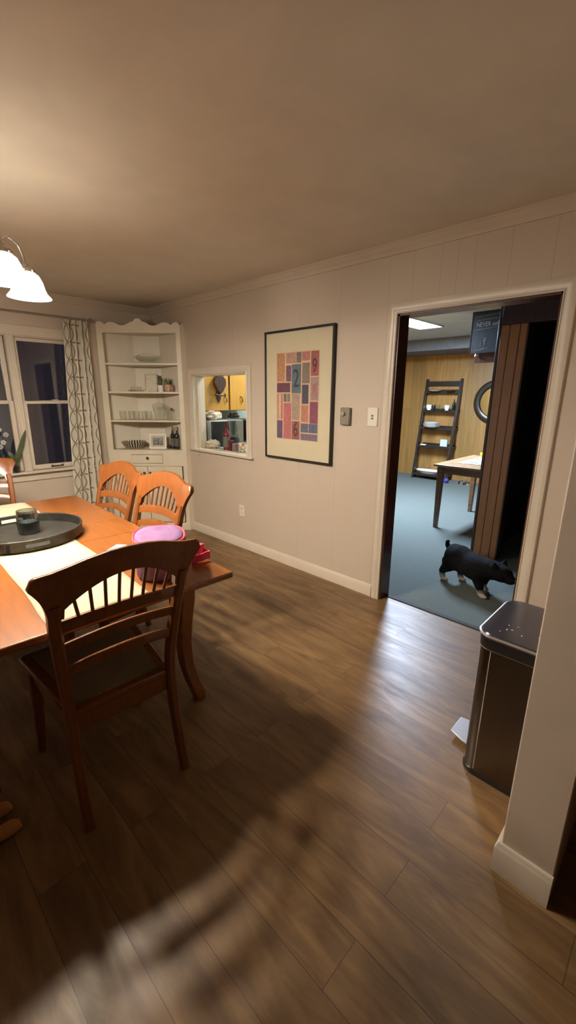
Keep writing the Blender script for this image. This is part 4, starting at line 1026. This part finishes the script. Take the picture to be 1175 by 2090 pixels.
# ------------------------------------------------------------------ chandelier
CHX, CHY = .475, 2.37
cn = thing('chandelier', 'multi arm chandelier with glowing frosted bell shades over the table', 'chandelier', (CHX, CHY, 0))
nick = mat('brushed_nickel', (190, 182, 170), .25, .9)
MB().lathe([(.06, H), (.06, H - .01), (.04, H - .03), (.008, H - .035)], seg=24).obj('canopy', nick, cn)
MB().tube([(0, 0, H - .03), (0, 0, 2.18)], .006, 10).obj('rod', nick, cn)
MB().lathe([(.001, 1.90), (.012, 1.905), (.02, 1.93), (.012, 1.96), (.03, 1.99), (.035, 2.03), (.02, 2.08), (.012, 2.12), (.018, 2.16), (.008, 2.19)], seg=20).obj('centre_body', nick, cn)
def shade_mat():
    t = NT('frosted_shade'); t.b.inputs['Base Color'].default_value = lin((250, 244, 228)); t.b.inputs['Roughness'].default_value = .4
    t.b.inputs['Emission Color'].default_value = lin((255, 246, 228)); t.b.inputs['Emission Strength'].default_value = 3.6
    return t.m
shm = shade_mat(); RAD = .243
BULBS = []
for k in range(5):
    a = R(4 + 72 * k); ca, sa = math.cos(a), math.sin(a)
    pth = [(.02, 2.05), (.06, 2.03), (.10, 2.07), (.14, 2.15), (.185, 2.185), (.225, 2.16), (.241, 2.11), (RAD, 2.075)]
    fine = []
    for q in range(len(pth) - 1):
        for w_ in range(4): f = w_ / 4; fine.append((pth[q][0] * (1 - f) + pth[q + 1][0] * f, pth[q][1] * (1 - f) + pth[q + 1][1] * f))
    fine.append(pth[-1])
    sm = [fine[0]] + [((fine[i - 1][0] + fine[i][0] * 2 + fine[i + 1][0]) / 4, (fine[i - 1][1] + fine[i][1] * 2 + fine[i + 1][1]) / 4) for i in range(1, len(fine) - 1)] + [fine[-1]]
    MB().tube([(r_ * ca, r_ * sa, z_) for r_, z_ in sm], .0045, 8).obj('arm', nick, cn)
    c = (RAD * ca, RAD * sa, 0)
    sh = MB().lathe([(.030, 2.052), (.034, 2.050), (.050, 2.038), (.062, 2.012), (.068, 1.985), (.075, 1.965), (.090, 1.948), (.092, 1.944), (.087, 1.945), (.072, 1.964), (.064, 1.985), (.058, 2.010), (.046, 2.034), (.028, 2.046)], c, 36, cap=False).obj('lamp_shade', shm, cn)
    m = MB(); m.lathe([(.012, 2.085), (.014, 2.075), (.032, 2.066), (.034, 2.056), (.036, 2.050), (.001, 2.048)], c, 24)
    for q in range(6):
        b_ = q * math.pi / 3; m.ell((c[0] + .034 * math.cos(b_), c[1] + .034 * math.sin(b_), 2.060), (.006, .006, .008), 8, 6)
    m.obj('shade_holder', nick, sh)
    bu = MB().lathe([(.001, 1.968), (.018, 1.974), (.026, 1.992), (.022, 2.012), (.013, 2.03), (.012, 2.046)], c, 20).obj('bulb', mat('bulb_glow_%d' % k, (255, 245, 225), .4, emit=(255, 232, 196), estr=10), sh)
    BULBS.append((CHX + c[0], CHY + c[1], 1.955))

# ------------------------------------------------------------------ animals
def fuse(name, m, mats, parent=None, vox=.010, sm=6):
    o = m.obj(name, mats, parent, merge=False)
    r_ = o.modifiers.new('remesh', 'REMESH'); r_.mode = 'VOXEL'; r_.voxel_size = vox; r_.use_smooth_shade = True
    s_ = o.modifiers.new('smooth', 'SMOOTH'); s_.factor = .5; s_.iterations = sm
    return o
def fur(name, dark, light, lz, seed=0, soft=.03, tan=None):
    """dark coat; light on the lower legs (object space height)"""
    t = NT(name); tc = t.add('ShaderNodeTexCoord'); sp = t.add('ShaderNodeSeparateXYZ'); t.link(tc.outputs['Object'], sp.inputs[0])
    nz = t.add('ShaderNodeTexNoise', Scale=18, Detail=3); t.link(tc.outputs['Object'], nz.inputs['Vector'])
    ad = t.add('ShaderNodeMath', operation='MULTIPLY_ADD'); t.link(nz.outputs['Fac'], ad.inputs[0]); ad.inputs[1].default_value = .05; t.link(sp.outputs[2], ad.inputs[2])
    mr = t.add('ShaderNodeMapRange'); mr.inputs['From Min'].default_value = lz; mr.inputs['From Max'].default_value = lz + soft; t.link(ad.outputs[0], mr.inputs['Value'])
    mx = t.add('ShaderNodeMix', data_type='RGBA'); t.link(mr.outputs[0], mx.inputs[0]); mx.inputs[6].default_value = lin(light); mx.inputs[7].default_value = lin(dark)
    t.link(mx.outputs[2], t.b.inputs['Base Color']); t.b.inputs['Roughness'].default_value = .85; t.b.inputs['Specular IOR Level'].default_value = .12
    n2 = t.add('ShaderNodeTexNoise', Scale=160, Detail=2); t.link(tc.outputs['Object'], n2.inputs['Vector']); t.bump(n2.outputs['Fac'], .5, .004)
    return t.m
# small black dog; local +x = forward
dg = thing('walking_dog', 'small black dog with white lower legs walking on the grey carpet', 'dog', (3.36, 1.19, 0), -108); dg.scale = (1.1, 1.06, 1.0)
m = MB()
m.tube([(-.19, 0, .205), (-.16, 0, .215), (-.10, 0, .215), (-.02, 0, .200), (.06, 0, .195), (.12, 0, .195), (.17, 0, .20)], [.055, .105, .112, .100, .108, .105, .07], 18)
m.tube([(.12, 0, .21), (.18, .004, .225), (.23, .006, .225)], [.092, .08, .07], 14)
m.ell((.255, .008, .222), (.075, .068, .066)); m.ell((.318, .010, .198), (.044, .042, .036)); m.ell((.345, .010, .202), (.018, .024, .018))
for s, fx in ((1, .03), (-1, -.04)):   # hind legs: thigh, hock, paw
    m.tube([(-.13, s * .055, .19), (-.105 + fx, s * .062, .13), (-.155 + fx, s * .062, .075), (-.145 + fx, s * .062, .02)], [.07, .05, .027, .022], 12)
    m.ell((-.125 + fx, s * .062, .016), (.036, .024, .016))
for s, fx in ((1, -.03), (-1, .05)):
    m.tube([(.11, s * .055, .17), (.11 + fx * .4, s * .062, .12), (.115 + fx * .8, s * .062, .06), (.115 + fx, s * .062, .02)], [.06, .038, .027, .023], 12)
    m.ell((.135 + fx, s * .062, .016), (.036, .025, .016))
m.tube([(-.19, 0, .26), (-.222, 0, .29), (-.225, 0, .318), (-.21, 0, .332)], [.028, .020, .017, .014], 10)
for s in (-1, 1): m.tube([(.235, .008 + s * .046, .262), (.228, .008 + s * .058, .298), (.229, .008 + s * .060, .318)], [.026, .017, .006], 10)
coat = fur('black_coat', (13, 12, 12), (170, 160, 150), .062)
fuse('dog_body', m, coat, dg, .009)
m = MB()
for s in (-1, 1): m.ell((.308, .008 + s * .034, .238), (.008, .007, .008), 10, 8)
m.obj('eyes', mat('dog_eye', (30, 18, 12), .08), dg)
m = MB(); m.ell((.362, .010, .207), (.009, .013, .009), 12, 8); m.obj('nose', dark_m, dg)
m = MB(); m.tube([(.135 + .0 * math.cos(a), .074 * math.cos(a), .238 + .074 * math.sin(a)) for a in [2 * math.pi * i / 24 for i in range(24)]], .006, 6, close=True)
m.obj('collar', pink_m, dg) if False else m.bm.free()
# second dog lying under the table, mostly beyond the left edge
d2 = thing('lying_dog', 'tan and black dog lying beside the table, forepaws just in view', 'dog', (-.395, 1.53, 0), 3)
m = MB()
m.tube([(-.42, 0, .10), (-.36, 0, .12), (-.2, 0, .135), (0, 0, .135), (.14, 0, .14), (.2, 0, .15)], [.06, .10, .11, .115, .105, .07], 18)
m.tube([(.17, 0, .17), (.26, .01, .19), (.32, .01, .185)], [.08, .07, .06], 14)
m.ell((.36, .01, .18), (.085, .07, .068)); m.tube([(.40, .01, .165), (.47, .008, .150), (.515, .006, .145)], [.046, .034, .026], 14)
for s in (-1, 1):
    m.tube([(.12, s * .08, .08), (.22, s * .10, .045), (.36, s * .085, .034), (.50, s * .055, .030)], [.05, .036, .027, .026], 12); m.ell((.535, s * .052, .026), (.042, .030, .026))
    for q in range(3): m.ell((.565, s * .052 + (q - 1) * .017, .020), (.018, .010, .018), 10, 8)
    m.tube([(-.30, s * .09, .08), (-.18, s * .13, .06), (-.28, s * .15, .035), (-.16, s * .15, .025)], [.07, .045, .03, .025], 12)
    m.tube([(.335, .01 + s * .055, .225), (.325, .01 + s * .085, .205), (.335, .01 + s * .095, .16)], [.022, .022, .01], 10)
m.tube([(-.44, 0, .09), (-.55, .05, .04), (-.65, .12, .03)], [.03, .022, .015], 10)
tanm = fur('tan_coat', (22, 19, 18), (186, 130, 76), .10, soft=.02)
fuse('dog_body', m, tanm, d2, .010)
m = MB(); m.ell((.540, .006, .150), (.012, .016, .012), 12, 8); m.obj('nose', dark_m, d2)
m = MB()
for s in (-1, 1): m.ell((.415, .01 + s * .036, .205), (.010, .009, .010), 10, 8)
m.obj('eyes', mat('dog_eye_brown', (36, 20, 12), .08), d2)

# ------------------------------------------------------------------ lights
def light(name, kind, loc, col, power, size=.05, rot=(0, 0, 0), sizey=None):
    l = bpy.data.lights.new(name, kind); l.energy = power; l.color = lin(col)[:3]
    if kind == 'AREA':
        l.size = size
        if sizey: l.shape = 'RECTANGLE'; l.size_y = sizey
    else: l.shadow_soft_size = size
    o = bpy.data.objects.new(name, l); COL.objects.link(o); o.location = loc; o.rotation_euler = tuple(R(a) for a in rot); return o
for i, b in enumerate(BULBS): light('bulb_light', 'POINT', b, (255, 244, 228), 20.0, .05)
light('panel_light', 'AREA', (5.26, 2.99, H - .02), (200, 224, 255), 140, 1.18, (0, 0, 0), .31)
light('kitchen_light', 'AREA', (3.65, 3.55, H - .02), (240, 242, 235), 16, .5)
light('warm_fill_light', 'POINT', (-2.6, -.3, 2.2), (255, 200, 150), 3, .15)  # added weak warm fill for the stub boards, no lamp stands there
wd = bpy.data.worlds.new('night'); sc.world = wd; wd.use_nodes = True
wd.node_tree.nodes['Background'].inputs[0].default_value = (.07, .062, .075, 1); wd.node_tree.nodes['Background'].inputs[1].default_value = .35

# ------------------------------------------------------------------ camera
F, PT, YW, RO = 867.93, R(15.227), R(45.859), R(.457)
fw = Vector((math.sin(YW) * math.cos(PT), math.cos(YW) * math.cos(PT), -math.sin(PT)))
rt = Vector((math.cos(YW), -math.sin(YW), 0)); up = rt.cross(fw)
r2 = rt * math.cos(RO) + up * math.sin(RO); u2 = -rt * math.sin(RO) + up * math.cos(RO)
cam = bpy.data.cameras.new('camera'); co = bpy.data.objects.new('camera', cam); COL.objects.link(co)
cam.sensor_fit = 'VERTICAL'; cam.sensor_height = 36; cam.sensor_width = 36; cam.lens = F * 36 / 2090; cam.clip_start = .02
Mx = Matrix((r2, u2, -fw)).transposed().to_4x4(); Mx.translation = Vector((0, 0, 1.51)); co.matrix_world = Mx
sc.camera = co
